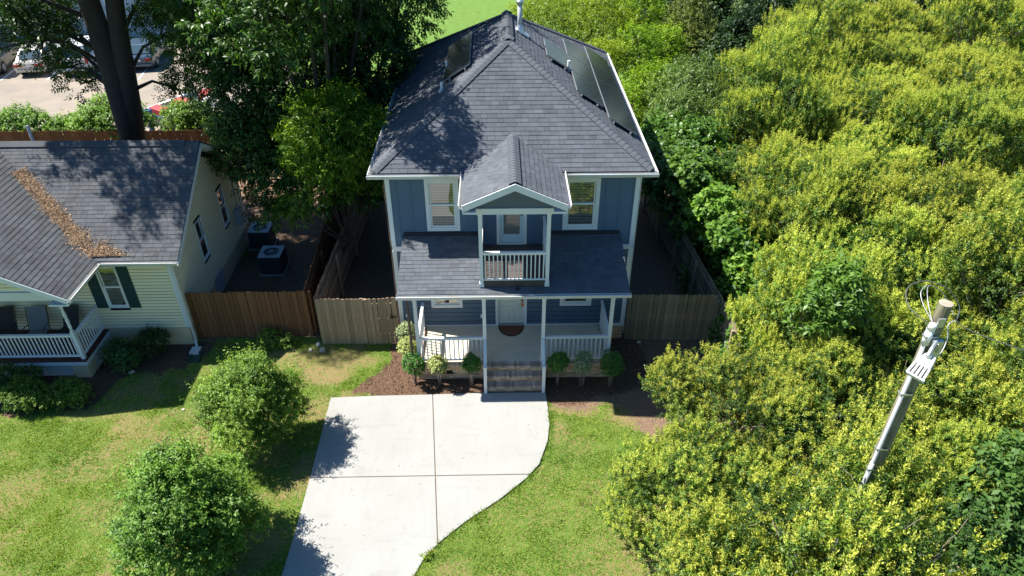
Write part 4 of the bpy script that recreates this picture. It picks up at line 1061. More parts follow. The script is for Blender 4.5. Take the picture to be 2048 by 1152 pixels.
fence('brown stained fence between the cream house and the blue house', (-10.36, .26), (-6.58, .26), wood_brown, seed=8, rails_side=1, w=.145)
fence('brown stained side fence behind the air conditioners', (-6.62, .36), (-7.1, 12.9), wood_brown, seed=9, rails_side=-1)
fence('long brown stained fence along the parking lot', (-27, 13.35), (-7.15, 13.2), wood_brown, seed=10, rails_side=1)

# ================================================================== VEGETATION
def unit(v): return v / np.maximum(np.linalg.norm(v, axis=-1, keepdims=True), 1e-9)
def crown_mesh(name, lobes, n_sprig, per, leaf, mats, seed, flowers=0.0, droop=0.0, spriglen=.3, upbias=.35, wratio=.42, fsize=.10, inner=.25, ftop=.0, tone_lobe=.25, spread=1.0, shell=(.72, 1.06), floor=None, nbig=0, shoots=0.0):
    """leafy crown: sprigs on the shells of overlapping lobes, each with small folded leaves; optional flower panicles at the tips"""
    rg = np.random.RandomState(seed); lob = np.array(lobes, float)
    if lob.shape[1] == 4: lob = np.concatenate([lob, lob[:, 3:4]], 1)   # x y z rxy rz
    wgt = lob[:, 3] * lob[:, 4]; wgt = wgt / wgt.sum()
    P = []; D = []; LI = []
    need = n_sprig
    while need > 0:
        m_ = int(need * 2.2) + 50
        li = rg.choice(len(lob), m_, p=wgt); d = rg.normal(size=(m_, 3)); d = unit(d)
        low = d[:, 2] < -.35; d[low & (rg.rand(m_) < .75), 2] *= -1
        rr = np.where(rg.rand(m_) < inner, rg.uniform(.35, .75, m_), rg.uniform(shell[0], shell[1], m_))
        # bumpy radius so outlines are uneven
        bump = 1 + .13 * np.sin(d[:, 0] * 5 + li) * np.cos(d[:, 1] * 6 + li * 2) + .08 * np.sin(d[:, 2] * 11 + d[:, 0] * 9 + li)
        R_ = np.stack([lob[li, 3], lob[li, 3], lob[li, 4]], -1)
        p = lob[li, :3] + d * R_ * (rr * bump)[:, None]
        ok = np.ones(m_, bool)
        for j in range(len(lob)):
            q = (p - lob[j, :3]) / np.array([lob[j, 3], lob[j, 3], lob[j, 4]])
            ok &= ~((np.linalg.norm(q, axis=1) < .62) & (li != j))
        if floor is not None: ok &= p[:, 2] > floor
        p, d, li = p[ok], d[ok], li[ok]
        P.append(p[:need]); D.append(d[:need]); LI.append(li[:need]); need -= len(p[:need])
    P = np.concatenate(P); D = np.concatenate(D); LI = np.concatenate(LI); n = len(P)
    ax = unit(D + np.array([0, 0, upbias]) + rg.normal(0, .35, (n, 3)) * spread + np.array([0, 0, -droop]))
    sl = spriglen * rg.uniform(.6, 1.3, n) * (1 + (rg.rand(n) < shoots) * rg.uniform(.5, 1.8, n))
    # leaves
    N = n * per; s = np.repeat(np.arange(n), per); k = np.tile(np.arange(per), n); t = (k + rg.rand(N)) / per
    a = ax[s]; ref = unit(rg.normal(size=(n, 3)))[s]; side = unit(np.cross(a, ref)); oth = np.cross(a, side)
    phi = k * 2.4 + rg.uniform(0, .6, N); rad = side * np.cos(phi)[:, None] + oth * np.sin(phi)[:, None]
    base = P[s] + a * (t * sl[s])[:, None]
    ld = unit(a * .55 + rad + np.array([0, 0, -.25 - droop]) + rg.normal(0, .25, (N, 3)))
    L_ = leaf * rg.uniform(.6, 1.25, N); Wd = L_ * wratio
    up_ = np.array([0, 0, 1.0]) + D[s] * .4 + rg.normal(0, .42, (N, 3))
    sd = unit(np.cross(ld, up_)); nrm = np.cross(sd, ld)
    mid = base + ld * (L_ * .5)[:, None] + nrm * (L_ * .10)[:, None]
    tip = base + ld * L_[:, None] - nrm * (L_ * .08)[:, None]
    V = np.stack([base, mid + sd * (Wd / 2)[:, None], tip, mid - sd * (Wd / 2)[:, None]], 1).reshape(-1, 3)
    q = np.arange(N * 4).reshape(-1, 4)
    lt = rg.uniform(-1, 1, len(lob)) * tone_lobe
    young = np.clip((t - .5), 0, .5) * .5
    lt = lt + (np.where(np.arange(len(lob)) < nbig, -.28, .06) if nbig else 0)  # inner lobes darkened to suggest shaded gaps; bud lobes lighter as young growth
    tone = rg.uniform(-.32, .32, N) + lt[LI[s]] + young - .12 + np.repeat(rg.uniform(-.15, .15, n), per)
    mi = np.zeros(N, int); tris = None
    if flowers:
        hz = D[:, 2]
        lf = np.where(np.arange(len(lob)) < nbig, .28, rg.uniform(.55, 1.25, len(lob)))
        pr = flowers * np.clip(.35 + .9 * hz + ftop, 0, 1.3) * lf[LI]
        f = np.where((rg.rand(n) < pr))[0]; nf = len(f); K = 32
        fs = np.repeat(f, K); u = rg.rand(nf * K); ang = rg.uniform(0, 6.28, nf * K)
        fa = unit(ax[fs] + np.array([0, 0, .8])); fr = unit(rg.normal(size=(nf * K, 3))); fr = unit(fr - fa * (fr * fa).sum(1, keepdims=True))
        Lf = fsize * np.repeat(rg.uniform(.7, 1.35, nf), K)
        b_ = P[fs] + ax[fs] * (sl[fs] * .75)[:, None] + fa * (u * Lf * 1.35)[:, None] + rg.normal(0, .022, (nf * K, 3))
        out = unit(fr + fa * .7); ll = Lf * (.50 - .34 * u); ws = np.maximum(ll * .22, .006)
        s2 = unit(np.cross(out, rg.normal(size=(nf * K, 3))))
        Vf = np.stack([b_ - s2 * (ws * .6)[:, None], b_ + out * (ll * .5)[:, None] - s2 * ws[:, None] * .9, b_ + out * ll[:, None], b_ + out * (ll * .45)[:, None] + s2 * ws[:, None]], 1).reshape(-1, 3)
        qf = np.arange(len(V), len(V) + len(Vf)).reshape(-1, 4)
        V = np.concatenate([V, Vf]); q = np.concatenate([q, qf]); mi = np.concatenate([mi, np.ones(nf * K, int)])
        tone = np.concatenate([tone, rg.uniform(-.4, .4, nf * K) + lt[LI[fs]] * .5])
    return np_mesh(name, V, quads=q, mi=mi, tone=tone, mats=mats)

def limbs(lobes, base, r0, M, seed=0, kids=3, fork=.35, mbs=None):
    """tapered trunk that forks towards every lobe, with twigs"""
    rg = random.Random(seed); mb = mbs or MB(); base = Vector(base)
    top = Vector((sum(l[0] for l in lobes) / len(lobes), sum(l[1] for l in lobes) / len(lobes), max(base.z + .2, base.z + fork * (sum(l[2] for l in lobes) / len(lobes) - base.z))))
    bt = base.lerp(top, .5) + Vector((rg.uniform(-.05, .05), rg.uniform(-.05, .05), 0))
    mb.tube([base - Vector((0, 0, .1)), base + Vector((0, 0, .05)), bt, top], [r0 * 1.5, r0 * 1.15, r0 * .95, r0 * .8], 9)
    for l in lobes:
        c = Vector(l[:3]); mid = top.lerp(c, .5) + Vector((rg.uniform(-.15, .15), rg.uniform(-.15, .15), .1)) * l[3] * .5
        mb.tube([top - Vector((0, 0, .05)), mid, c], [r0 * .55, r0 * .36, r0 * .2], 6)
        for i in range(kids):
            d = Vector((rg.gauss(0, 1), rg.gauss(0, 1), abs(rg.gauss(.3, .7)))).normalized() * l[3] * .85
            mb.tube([mid.lerp(c, .6), c + d * .5, c + d], [r0 * .2, r0 * .12, r0 * .05], 5)
    return mb

def cluster(rr, big, n, rmin, rmax, zmin):
    """small lobes budding from the outside of the big ones"""
    out = []; tries = 0
    while len(out) < n and tries < 5000:
        tries += 1; b = rr.choice(big); d = Vector((rr.gauss(0, 1), rr.gauss(0, 1), rr.gauss(.35, .9))).normalized(); rz = b[4]
        p = Vector((b[0] + d.x * b[3] * .92, b[1] + d.y * b[3] * .92, b[2] + d.z * rz * .92))
        if p.z < zmin: continue
        if any(q is not b and ((p.x - q[0]) / q[3]) ** 2 + ((p.y - q[1]) / q[3]) ** 2 + ((p.z - q[2]) / q[4]) ** 2 < .75 for q in big): continue
        if any((p - Vector(o[:3])).length < .62 * (o[3] + rmin) for o in out): continue
        r_ = rr.uniform(rmin, rmax); out.append((p.x, p.y, p.z, r_, r_ * rr.uniform(.6, .9)))
    return out
priv_l = leaf_mat('privet_leaf', (0.022, 0.060, 0.010), (0.165, 0.270, 0.032), .3, .5, .3)
priv_f = leaf_mat('privet_blossom', (0.32, 0.37, 0.042), (0.56, 0.58, 0.125), .35, .8, .05)
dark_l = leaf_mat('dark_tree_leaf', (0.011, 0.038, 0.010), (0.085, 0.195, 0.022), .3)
lite_l = leaf_mat('light_tree_leaf', (0.050, 0.130, 0.012), (0.290, 0.430, 0.030), .5)
yell_l = leaf_mat('yellow_green_leaf', (0.100, 0.180, 0.010), (0.320, 0.430, 0.030), .45)
shrub_l = leaf_mat('glossy_shrub_leaf', (0.045, 0.115, 0.014), (0.230, 0.370, 0.050), .38, .5, .3)
vine_l = leaf_mat('vine_leaf', (0.030, 0.080, 0.014), (0.130, 0.250, 0.035), .33, .4)
box_l = leaf_mat('clipped_shrub_leaf', (0.035, 0.12, 0.016), (0.12, 0.27, 0.035), .2)
box_v = leaf_mat('variegated_leaf', (0.19, 0.25, 0.06), (0.48, 0.50, 0.18), .2)
box_g = leaf_mat('grey_variegated_leaf', (0.14, 0.20, 0.08), (0.42, 0.46, 0.24), .2)
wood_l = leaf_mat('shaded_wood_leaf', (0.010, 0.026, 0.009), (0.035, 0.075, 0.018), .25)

def plant(name, label, cat, base, crown, trunk_mb, trunk_mat, group=None, rot=0, scale=1.0, crown_name='crown'):
    t = thing(name, label, cat, base, group)
    t.rotation_euler = (0, 0, rot); t.scale = (scale,) * 3
    c = bpy.data.objects.new(crown_name, crown); COL.objects.link(c); c.parent = t; c['kind'] = 'stuff'
    if trunk_mb is not None:
        me = trunk_mb if isinstance(trunk_mb, bpy.types.Mesh) else trunk_mb.mesh('trunk', trunk_mat, (0, 0, 0), True)
        k = bpy.data.objects.new('trunk', me); COL.objects.link(k); k.parent = t
    return t

# ---- flowering privets: four crown shapes, each tree its own object
rgp = random.Random(12)
PV = []
for v in range(4):
    big = [(0, 0, 3.2, 1.7, 1.3)]
    nl = 9
    for i in range(nl):
        a = i * 2 * math.pi / nl * 1.7 + rgp.uniform(-.3, .3); r_ = rgp.uniform(1.0, 2.1); z = 4.0 - .52 * r_ ** 1.25 + rgp.uniform(-.7, .5)
        big.append((r_ * math.cos(a), r_ * math.sin(a), z, rgp.uniform(.6, .95), rgp.uniform(.5, .85)))
    for i in range(6):
        a = i * 1.05 + rgp.uniform(-.3, .3); big.append((1.9 * math.cos(a), 1.9 * math.sin(a), 1.7 + rgp.uniform(-.4, .4), .85, .9))
    lobes = [(b[0], b[1], b[2], b[3] * .85, b[4] * .85) for b in big] + cluster(rgp, big, 42, .34, .66, 1.2)
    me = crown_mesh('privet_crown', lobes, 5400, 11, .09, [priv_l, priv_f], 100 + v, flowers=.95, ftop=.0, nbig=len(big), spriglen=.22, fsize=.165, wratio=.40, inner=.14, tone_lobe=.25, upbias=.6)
    tm = MB()
    for j in range(3): limbs(big[j * 4:j * 4 + 6], (rgp.uniform(-.3, .3), rgp.uniform(-.3, .3), 0), .075, bark, 30 + j + v * 5, kids=2, fork=.45, mbs=tm)
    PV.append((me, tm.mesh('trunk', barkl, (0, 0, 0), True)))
PRIVETS = [
    # x, y, scale, label
    (4.0, -8.0, .80, 'flowering privet reaching furthest out over the front lawn'),
    (5.25, -5.7, .86, 'flowering privet overhanging the bare soil right of the porch'),
    (7.6, -6.3, .98, 'flowering privet directly left of the utility pole'),
    (4.4, -10.4, .82, 'flowering privet at the bottom edge right of the lawn'),
    (8.25, -3.1, .97, 'flowering privet overhanging the front end of the mossy fence'),
    (10.4, -4.6, 1.04, 'flowering privet rising behind the top of the utility pole'),
    (10.9, -0.8, 1.08, 'broad flowering privet behind the utility pole and its wires'),
    (10.1, 2.6, 1.10, 'flowering privet with a leafy green gap at its left foot'),
    (13.5, -2.6, 1.10, 'flowering privet at the right edge above the service wire'),
    (9.9, 6.2, 1.14, 'flowering privet bordering the dark gap behind the fence vines'),
    (13.4, 1.6, 1.12, 'flowering privet in the middle of the thicket right of the fence'),
    (13.2, 5.6, 1.20, 'tall flowering privet in the middle of the upper thicket'),
    (10.9, 9.8, 1.18, 'flowering privet beside the pale ash-like shrub behind the solar panels'),
    (16.8, 2.8, 1.15, 'flowering privet at the right edge half way up the picture'),
    (14.6, 9.6, 1.22, 'flowering privet in the upper thicket'),
    (17.4, 6.8, 1.18, 'flowering privet in the upper right thicket near the edge'),
    (12.4, 13.4, 1.22, 'flowering privet at the upper left end of the thicket below the dark woods'),
    (16.4, 13.8, 1.25, 'flowering privet near the top of the thicket'),
    (20.2, 11.4, 1.22, 'flowering privet near the upper right edge'),
    (20.6, 16.4, 1.28, 'flowering privet near the upper right corner'),
    (15.6, 17.8, 1.22, 'topmost flowering privet beside the dark woods'),
    (24.5, 14.5, 1.25, 'flowering privet at the right edge near the upper corner'),
    (21.0, 21.5, 1.25, 'far flowering privet at the top right'),
    (26.0, 21.0, 1.3, 'farthest flowering privet in the top right corner'),
    (6.4, -8.9, .80, 'low flowering privet behind the pole foot'),
    (5.6, -11.1, 1.0, 'flowering privet in front of the pole at the bottom edge'),
    (10.6, -7.6, .74, 'flowering privet right of the utility pole'),
    (20.8, 7.2, 1.15, 'flowering privet half out of view at the right edge'),
    (12.6, -6.0, .85, 'flowering privet low at the right edge'),
]
ZS = {0: 1.0, 1: .98, 2: 1.0, 3: 1.0, 24: .9, 25: 1.36}
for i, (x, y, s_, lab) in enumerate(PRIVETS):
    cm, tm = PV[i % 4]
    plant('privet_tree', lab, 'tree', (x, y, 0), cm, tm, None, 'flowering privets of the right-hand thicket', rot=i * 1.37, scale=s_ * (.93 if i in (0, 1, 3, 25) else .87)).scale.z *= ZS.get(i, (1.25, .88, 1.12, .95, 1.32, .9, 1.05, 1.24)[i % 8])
# understorey of the thicket: dark ground growth seen in the gaps
def scatter_growth(name, label, pts, M, leaf, seed, per=8, spriglen=.25):
    rg = np.random.RandomState(seed); lob = [(x, y, z, r, r * .8) for x, y, z, r in pts]
    me = crown_mesh(name, lob, int(190 * sum(r * r for _, _, _, r in pts)), per, leaf, [M], seed, spriglen=spriglen, inner=.1, wratio=.5, upbias=.7)
    o = link(name, me, kind='stuff'); o['label'] = label; o['category'] = 'undergrowth'; return o
rgu = random.Random(44); up1 = []
for i in range(60):
    y = rgu.uniform(-11, 20); x = rgu.uniform(6.9 + max(0, -y - 3) * -.15, 12 + max(0, y + 5) * .55); up1.append((x, y, .4, rgu.uniform(.7, 1.2)))
scatter_growth('undergrowth', 'dark green undergrowth on the ground below the privet thicket', up1, vine_l, .17, 5, per=7)

# ---- broad-leaved shrubs and vines between fence and thicket
def bushy(name, label, cat, lobes, n, per, leaf, M, seed, trunk=.03, tmat=bark, group=None, nstems=1, **kw):
    bx = lobes[0][0]; by = lobes[0][1]
    lb = [(l[0] - bx, l[1] - by, l[2], *l[3:]) for l in lobes]
    me = crown_mesh(name + '_crown', lb, n, per, leaf, [M] if not isinstance(M, list) else M, seed, **kw)
    tm = MB(); rr = random.Random(seed)
    for s_ in range(nstems): limbs(lb if nstems == 1 else lb[s_::nstems] or lb, (rr.uniform(-.12, .12) * (nstems > 1), rr.uniform(-.12, .12) * (nstems > 1), 0), trunk, tmat, seed + s_, kids=2, mbs=tm)
    return plant(name, label, cat, (bx, by, 0), me, tm, tmat, group)
bushy('mulberry_shrub', 'large-leaved green shrub hanging over the far end of the mossy fence', 'shrub', [(6.7, 5.4, 2.6, 1.1, 1.3), (6.3, 6.6, 2.4, .9, 1.1), (7.1, 4.2, 1.9, 1.0, 1.0), (6.3, 7.9, 2.2, .9, 1.1)], 1500, 8, .20, vine_l, 201, wratio=.75, spriglen=.3, nstems=2)
bushy('mulberry_shrub', 'broad bright-leaved shrub beside the fence below the dark gap', 'shrub', [(7.4, 2.0, 2.3, .85, .8), (7.9, 1.0, 1.9, .7, .6), (7.2, 3.2, 2.8, .8, .8)], 700, 8, .19, shrub_l, 202, wratio=.7, spriglen=.3, nstems=2)
bushy('fence_vine', 'dark leafy vine growing behind the front corner of the mossy fence', 'vine', [(7.2, -.6, .9, .6, .9), (7.3, .6, .8, .7, .8), (7.0, -1.6, .7, .5, .8)], 520, 8, .17, vine_l, 203, wratio=.75, spriglen=.25)
bushy('ash_sapling', 'pale feathery-leaved shrub right of the solar panels', 'shrub', [(8.3, 12.6, 3.4, 1.4, 1.6), (7.3, 10.8, 2.9, 1.1, 1.4), (8.9, 10.6, 2.6, 1.2, 1.3), (7.4, 13.8, 2.7, 1.2, 1.3)], 2300, 12, .16, leaf_mat('ash_leaf', (.06, .12, .03), (.17, .28, .07), .35), 204, wratio=.3, spriglen=.4, droop=.2, nstems=3, tmat=barkr, trunk=.05)
bushy('mulberry_shrub', 'green shrub between the roof corner and the thicket', 'shrub', [(6.6, 9.6, 2.5, 1.0, 1.3), (7.6, 8.2, 2.9, 1.1, 1.2), (8.2, 6.9, 2.2, 1.0, 1.1)], 1500, 9, .16, vine_l, 205, wratio=.6, spriglen=.3)
bushy('young_oak', 'bright green sapling poking up among the blossoms left of the pole top', 'sapling', [(7.7, -4.3, 4.6, .55, .6), (8.0, -4.1, 5.1, .4, .45), (7.3, -4.5, 4.3, .4, .4)], 330, 9, .17, leaf_mat('sapling_leaf', (.06, .15, .02), (.18, .33, .05), .4), 206, wratio=.4, spriglen=.35)
bushy('large_leaf_shrub', 'large-leaved shrub with shade-darkened foliage at the lower right edge of the picture', 'shrub', [(10.0, -9.0, 2.0, .7, .9), (10.4, -8.3, 2.9, .6, .7), (9.6, -9.9, 1.4, .7, .7)], 520, 8, .17, leaf_mat('shade_darkened_broad_leaf', (.03, .075, .018), (.09, .18, .035), .35, .55, .25), 207, wratio=.5, spriglen=.45, nstems=2)  # leaf colour darkened to stand in for shade from the taller privets
bushy('privet_sprout', 'small shrub with a yellow-green tip below the pole foot', 'shrub', [(7.9, -9.6, 1.8, .45, .6), (7.6, -9.9, 1.2, .5, .5)], 260, 9, .15, [shrub_l, priv_f], 208, wratio=.35, spriglen=.3, flowers=.25)
bushy('understorey_shrub', 'dark glossy shrub between the two lowest privets', 'shrub', [(6.6, -10.5, 1.6, .9, 1.1), (7.6, -11, 1.4, .9, 1.0), (8.8, -10.6, 1.2, .9, 1.0)], 1100, 10, .14, leaf_mat('dim_leaf', (.018, .05, .016), (.05, .115, .03), .25), 209, wratio=.4, spriglen=.3, nstems=2)
bushy('weed_plant', 'small bright weed on the brown patch at the right of the lawn', 'plant', [(3.0, -7.75, .14, .2, .16)], 46, 8, .07, lite_l, 210, trunk=.008, wratio=.6, spriglen=.12)
bushy('weed_plant', 'tuft of yellow-green weed at the driveway edge near the bottom', 'plant', [(-2.22, -8.05, .06, .09, .07)], 14, 6, .06, yell_l, 211, trunk=.006, wratio=.5, spriglen=.12)

# ---- trees behind the blue house
def tree(name, label, lobes, n, per, leaf, M, seed, r0, tmat=bark, base=None, **kw):
    base = base or (lobes[0][0], lobes[0][1]); lb = [(l[0] - base[0], l[1] - base[1], l[2], *l[3:]) for l in lobes]
    nb = kw.pop('buds', 12); rb = random.Random(seed + 1); b5 = [l if len(l) == 5 else (*l, l[3]) for l in lb]
    m0 = sum(l[3] for l in b5) / len(b5)
    lbx = [(l[0], l[1], l[2], l[3] * .9, l[4] * .9) for l in b5] + cluster(rb, b5, nb, m0 * .22, m0 * .42, 1.0)
    me = crown_mesh(name + '_crown', lbx, n, per, leaf, [M], seed, **kw)
    return plant(name, label, 'tree', (base[0], base[1], 0), me, limbs(lb, (0, 0, 0), r0, tmat, seed, kids=4), tmat)
tree('locust_tree', 'sunlit yellow-green tree directly behind the flue pipe', [(2.6, 19.5, 4.6, 1.9, 1.7), (1.2, 21.5, 3.6, 1.7, 1.5), (4.6, 18.0, 4.6, 1.8, 1.6), (3.4, 23, 4.6, 2.2, 1.6), (5.8, 20.5, 4.2, 1.8, 1.6), (4.8, 15.8, 3.4, 1.5, 1.4)], 4600, 11, .13, yell_l, 301, .16, buds=34, wratio=.4, spriglen=.35, tone_lobe=.35)
tree('locust_tree', 'green tree with a bare pale limb behind the right eave', [(7.0, 20, 5.0, 1.2, 1.9), (6.4, 16.4, 4.0, 1.2, 1.6), (8.3, 18.2, 3.6, .9, 1.5), (6.9, 14.2, 3.0, 1.2, 1.4), (5.6, 13.4, 2.6, 1.1, 1.3)], 3000, 10, .13, lite_l, 302, .2, buds=30, tmat=barkr, wratio=.4, spriglen=.4, shell=(.6, 1.1), inner=.15)
tree('yellow_shrub_tree', 'rounded olive-yellow small tree standing against the dark woods', [(10.4, 22.6, 4.6, 1.1, 1.5), (9.8, 23.4, 3.4, 1.1, 1.2), (11.0, 21.8, 3.2, 1.0, 1.2)], 1300, 11, .11, leaf_mat('olive_leaf', (.09, .13, .02), (.26, .30, .07), .3), 303, .08, wratio=.4)
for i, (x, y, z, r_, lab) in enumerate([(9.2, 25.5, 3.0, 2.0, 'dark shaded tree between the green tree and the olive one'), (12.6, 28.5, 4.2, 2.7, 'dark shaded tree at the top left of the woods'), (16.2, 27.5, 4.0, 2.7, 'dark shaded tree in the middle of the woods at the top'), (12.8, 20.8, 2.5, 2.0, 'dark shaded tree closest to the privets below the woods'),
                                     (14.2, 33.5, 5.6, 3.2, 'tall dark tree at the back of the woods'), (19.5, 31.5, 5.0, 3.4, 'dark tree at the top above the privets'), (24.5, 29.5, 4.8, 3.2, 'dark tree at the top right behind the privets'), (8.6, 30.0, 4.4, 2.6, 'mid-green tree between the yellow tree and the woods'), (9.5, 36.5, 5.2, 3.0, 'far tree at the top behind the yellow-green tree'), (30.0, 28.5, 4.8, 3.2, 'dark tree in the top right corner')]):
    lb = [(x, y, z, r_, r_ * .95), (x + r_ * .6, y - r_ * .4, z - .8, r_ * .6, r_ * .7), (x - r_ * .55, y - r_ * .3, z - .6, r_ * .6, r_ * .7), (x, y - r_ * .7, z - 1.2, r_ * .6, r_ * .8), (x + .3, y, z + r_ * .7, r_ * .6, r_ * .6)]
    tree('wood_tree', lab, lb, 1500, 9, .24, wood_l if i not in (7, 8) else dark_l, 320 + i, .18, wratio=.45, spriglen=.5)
tree('white_flowered_sapling', 'slender pale-leaved sapling in front of the dark woods', [(13.4, 22.8, 4.6, .5, .9), (13.2, 22.9, 5.6, .35, .6), (13.6, 22.6, 3.6, .6, .8)], 420, 10, .12, leaf_mat('silver_leaf', (.10, .17, .07), (.26, .36, .14), .3), 340, .05, wratio=.5)

# ---- the dark pecan tree between the houses and the paler one before it
pec = [(-7.2, 8.6, 9.6, 3.2, 3.0), (-9.6, 8.2, 8.2, 2.3, 2.3), (-4.6, 9.6, 9.0, 2.4, 2.2), (-5.0, 7.6, 7.0, 1.6, 1.7), (-7.4, 6.4, 7.2, 2.1, 2.0), (-9.3, 6.2, 6.2, 1.6, 1.7), (-8.9, 4.6, 5.0, 1.3, 1.3), (-7.2, 4.6, 4.9, 1.5, 1.5), (-3.9, 10.6, 7.8, 1.5, 1.5),
       (-7.0, 3.2, 9.6, 2.0, 1.7), (-5.4, 4.9, 10.2, 2.2, 1.7), (-10.6, 7.0, 10.4, 2.1, 1.8), (-6.6, 3.4, 3.9, 1.0, 1.0), (-8.2, 3.9, 3.7, .9, .9), (-9.4, 9.8, 5.7, 1.3, 1.3), (-6.4, 11.0, 11.6, 2.8, 2.2), (-3.9, 5.4, 12.0, 1.1, .9), (-5.6, 2.4, 11.2, 1.5, 1.0), (-5.0, 1.9, 10.9, .9, .7), (-7.2, 5.6, 8.4, 1.6, 1.5), (-8.8, 6.4, 8.2, 1.7, 1.6), (-5.7, 6.8, 8.6, 1.4, 1.4), (-8.6, 5.2, 6.4, 1.2, 1.2), (-3.9, 10.8, 9.6, 2.0, 2.0), (-5.4, 9.6, 6.2, 1.9, 1.8), (-8.2, 9.4, 6.4, 2.3, 2.0), (-7.4, 10.6, 8.0, 2.4, 2.2), (-10.4, 8.6, 7.2, 1.7, 1.6), (-4.6, 8.6, 10.8, 1.7, 1.5), (-3.4, 7.6, 11.6, 1.3, 1.1), (-6.4, 7.4, 5.0, 1.5, 1.4), (-4.5, 7.0, 5.4, 1.4, 1.4), (-4.6, 5.2, 4.6, 1.1, 1.1), (-4.8, 9.0, 4.4, 1.5, 1.5), (-6.0, 4.2, 3.9, 1.2, 1.1), (-8.3, 4.3, 4.3, 1.2, 1.1), (-5.2, 4.6, 3.2, .9, .8), (-9.6, 5.6, 4.2, 1.1, 1.1), (-9.5, 7.6, 4.6, 1.1, 1.1)]
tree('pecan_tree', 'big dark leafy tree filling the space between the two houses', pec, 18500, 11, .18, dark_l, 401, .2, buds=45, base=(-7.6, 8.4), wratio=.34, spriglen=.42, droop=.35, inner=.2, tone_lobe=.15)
tree('ash_tree', 'sunlit bright green tree with drooping sprays left of the roof', [(-5.9, 3.3, 6.4, .9, .7), (-5.1, 3.2, 5.7, .85, .7), (-6.5, 3.1, 5.4, .85, .7), (-5.6, 2.9, 4.9, .8, .7), (-5.2, 3.6, 6.7, .5, .5), (-4.5, 3.5, 5.8, .7, .6), (-4.4, 3.9, 4.9, .7, .7), (-5.0, 3.4, 4.2, .7, .6), (-6.2, 3.0, 4.4, .7, .6), (-7.5, 3.0, 3.2, .5, .45), (-7.0, 2.9, 3.5, .4, .4)], 2000, 13, .15, lite_l, 402, .06, base=(-6.9, 5.0), buds=26, wratio=.30, spriglen=.42, droop=.45, tone_lobe=.3)
# ---- tall twin-stemmed tree behind the cream house
tl = [(-14.6, 9.0, 13.0, 3.0, 2.6), (-17.2, 8.4, 12.0, 2.5, 2.2), (-12.0, 9.2, 12.4, 2.4, 2.1), (-14.5, 6.4, 12.6, 2.3, 1.9), (-17.8, 10.2, 7.9, 1.8, 1.3), (-16.9, 7.9, 7.6, 1.5, 1.0), (-17.0, 9.4, 6.1, .9, .7), (-17.4, 9.8, 7.0, 1.3, 1.0), (-12.9, 9.6, 7.2, .9, 1.4), (-12.7, 9.2, 5.2, .75, 1.0), (-16.6, 9.4, 5.4, .9, .6), (-20.6, 10.6, 8.2, 1.8, 1.4), (-12.9, 10.6, 8.8, 1.3, 1.3), (-17.2, 5.4, 11.6, 1.6, 1.2), (-16.4, 4.4, 12.2, 2.0, 1.5), (-18.2, 5.2, 11.8, 1.5, 1.2), (-14.9, 3.6, 12.6, 1.6, 1.3), (-13.6, 4.8, 12.8, 1.7, 1.3), (-19.8, 8.6, 9.4, 1.6, 1.2), (-16.8, 10.8, 9.0, 1.5, 1.2)]
base = (-15.35, 9.0); lb = [(l[0] - base[0], l[1] - base[1], l[2], *l[3:]) for l in tl]
ro_ = random.Random(77); lb_all = [(l[0], l[1], l[2], l[3] * .85, l[4] * .85) for l in lb] + cluster(ro_, lb, 60, .35, .7, 7.6)
me = crown_mesh('oak_crown', lb_all, 10500, 11, .155, [dark_l], 403, wratio=.36, spriglen=.4, inner=.1, shell=(.5, 1.08), tone_lobe=.2)
tm = MB()
tm.tube([(0, 0, -.1), (.02, 0, .4), (.22, 0, 3.3), (.30, 0, 6.0), (.28, 0, 8.6), (.0, .1, 11)], [.75, .62, .47, .43, .36, .26], 14)
tm.tube([(.22, .05, 2.6), (.58, 0, 4.5), (.92, 0, 7.0), (1.25, 0, 9.0), (1.6, .1, 11.5)], [.34, .36, .34, .30, .22], 12)
for l in lb:
    c = Vector(l[:3]); sz = min(10.5, max(5.2, c.z - 1.5)); s0 = Vector((.28, 0, sz)) if c.x < .6 else Vector((.22 + (sz - 2.6) * .16, 0, sz))
    mid = s0.lerp(c, .5) + Vector((0, 0, .4)); tm.tube([s0, mid, c], [.10, .055, .025], 6)
    for i in range(4):
        d = Vector((R.gauss(0, 1), R.gauss(0, 1), R.gauss(0, .6))).normalized() * l[3] * .8; tm.tube([mid.lerp(c, .7), c + d * .6, c + d], [.05, .03, .012], 5)
plant('oak_tree', 'tall dark tree with twin leaning trunks behind the cream house', 'tree', (base[0], base[1], 0), me, tm, bark)
# ---- shrubs along the back fence
for lab, lobes, n in (('leafy shrub behind the back fence left of the big trunk', [(-18.9, 14.6, 1.7, 1.15, 1.1), (-17.8, 14.3, 1.6, .9, .9), (-19.9, 14.4, 1.4, .8, .8), (-18.2, 14.0, 2.0, .8, .6)], 1500),
                      ('leafy shrub behind the back fence in front of the boat', [(-15.6, 14.7, 1.6, .8, .9), (-14.9, 14.8, 1.7, .7, .8), (-14.3, 14.5, 1.3, .7, .7), (-15.1, 14.4, 2.0, .4, .4)], 700),
                      ('light shrub behind the fence at the left edge of the picture', [(-23.4, 14.8, 1.3, 1.1, .9), (-24.8, 14.6, 1.1, 1.0, .8), (-22.4, 14.7, 1.2, .8, .8)], 1000),
                      ('low leafy shrub at the right end of the back fence', [(-12.8, 14.6, .9, .7, .7), (-11.6, 14.4, 1.0, .8, .8)], 500),
                      ('small shrub behind the back fence between the two larger ones', [(-21.2, 14.7, 1.1, .9, .7)], 380)):
    bushy('leafy_shrub', lab, 'shrub', lobes, n, 9, .14, shrub_l, hash(lab) % 1 + 500 + n, wratio=.6, spriglen=.3, group='shrubs along the back fence')

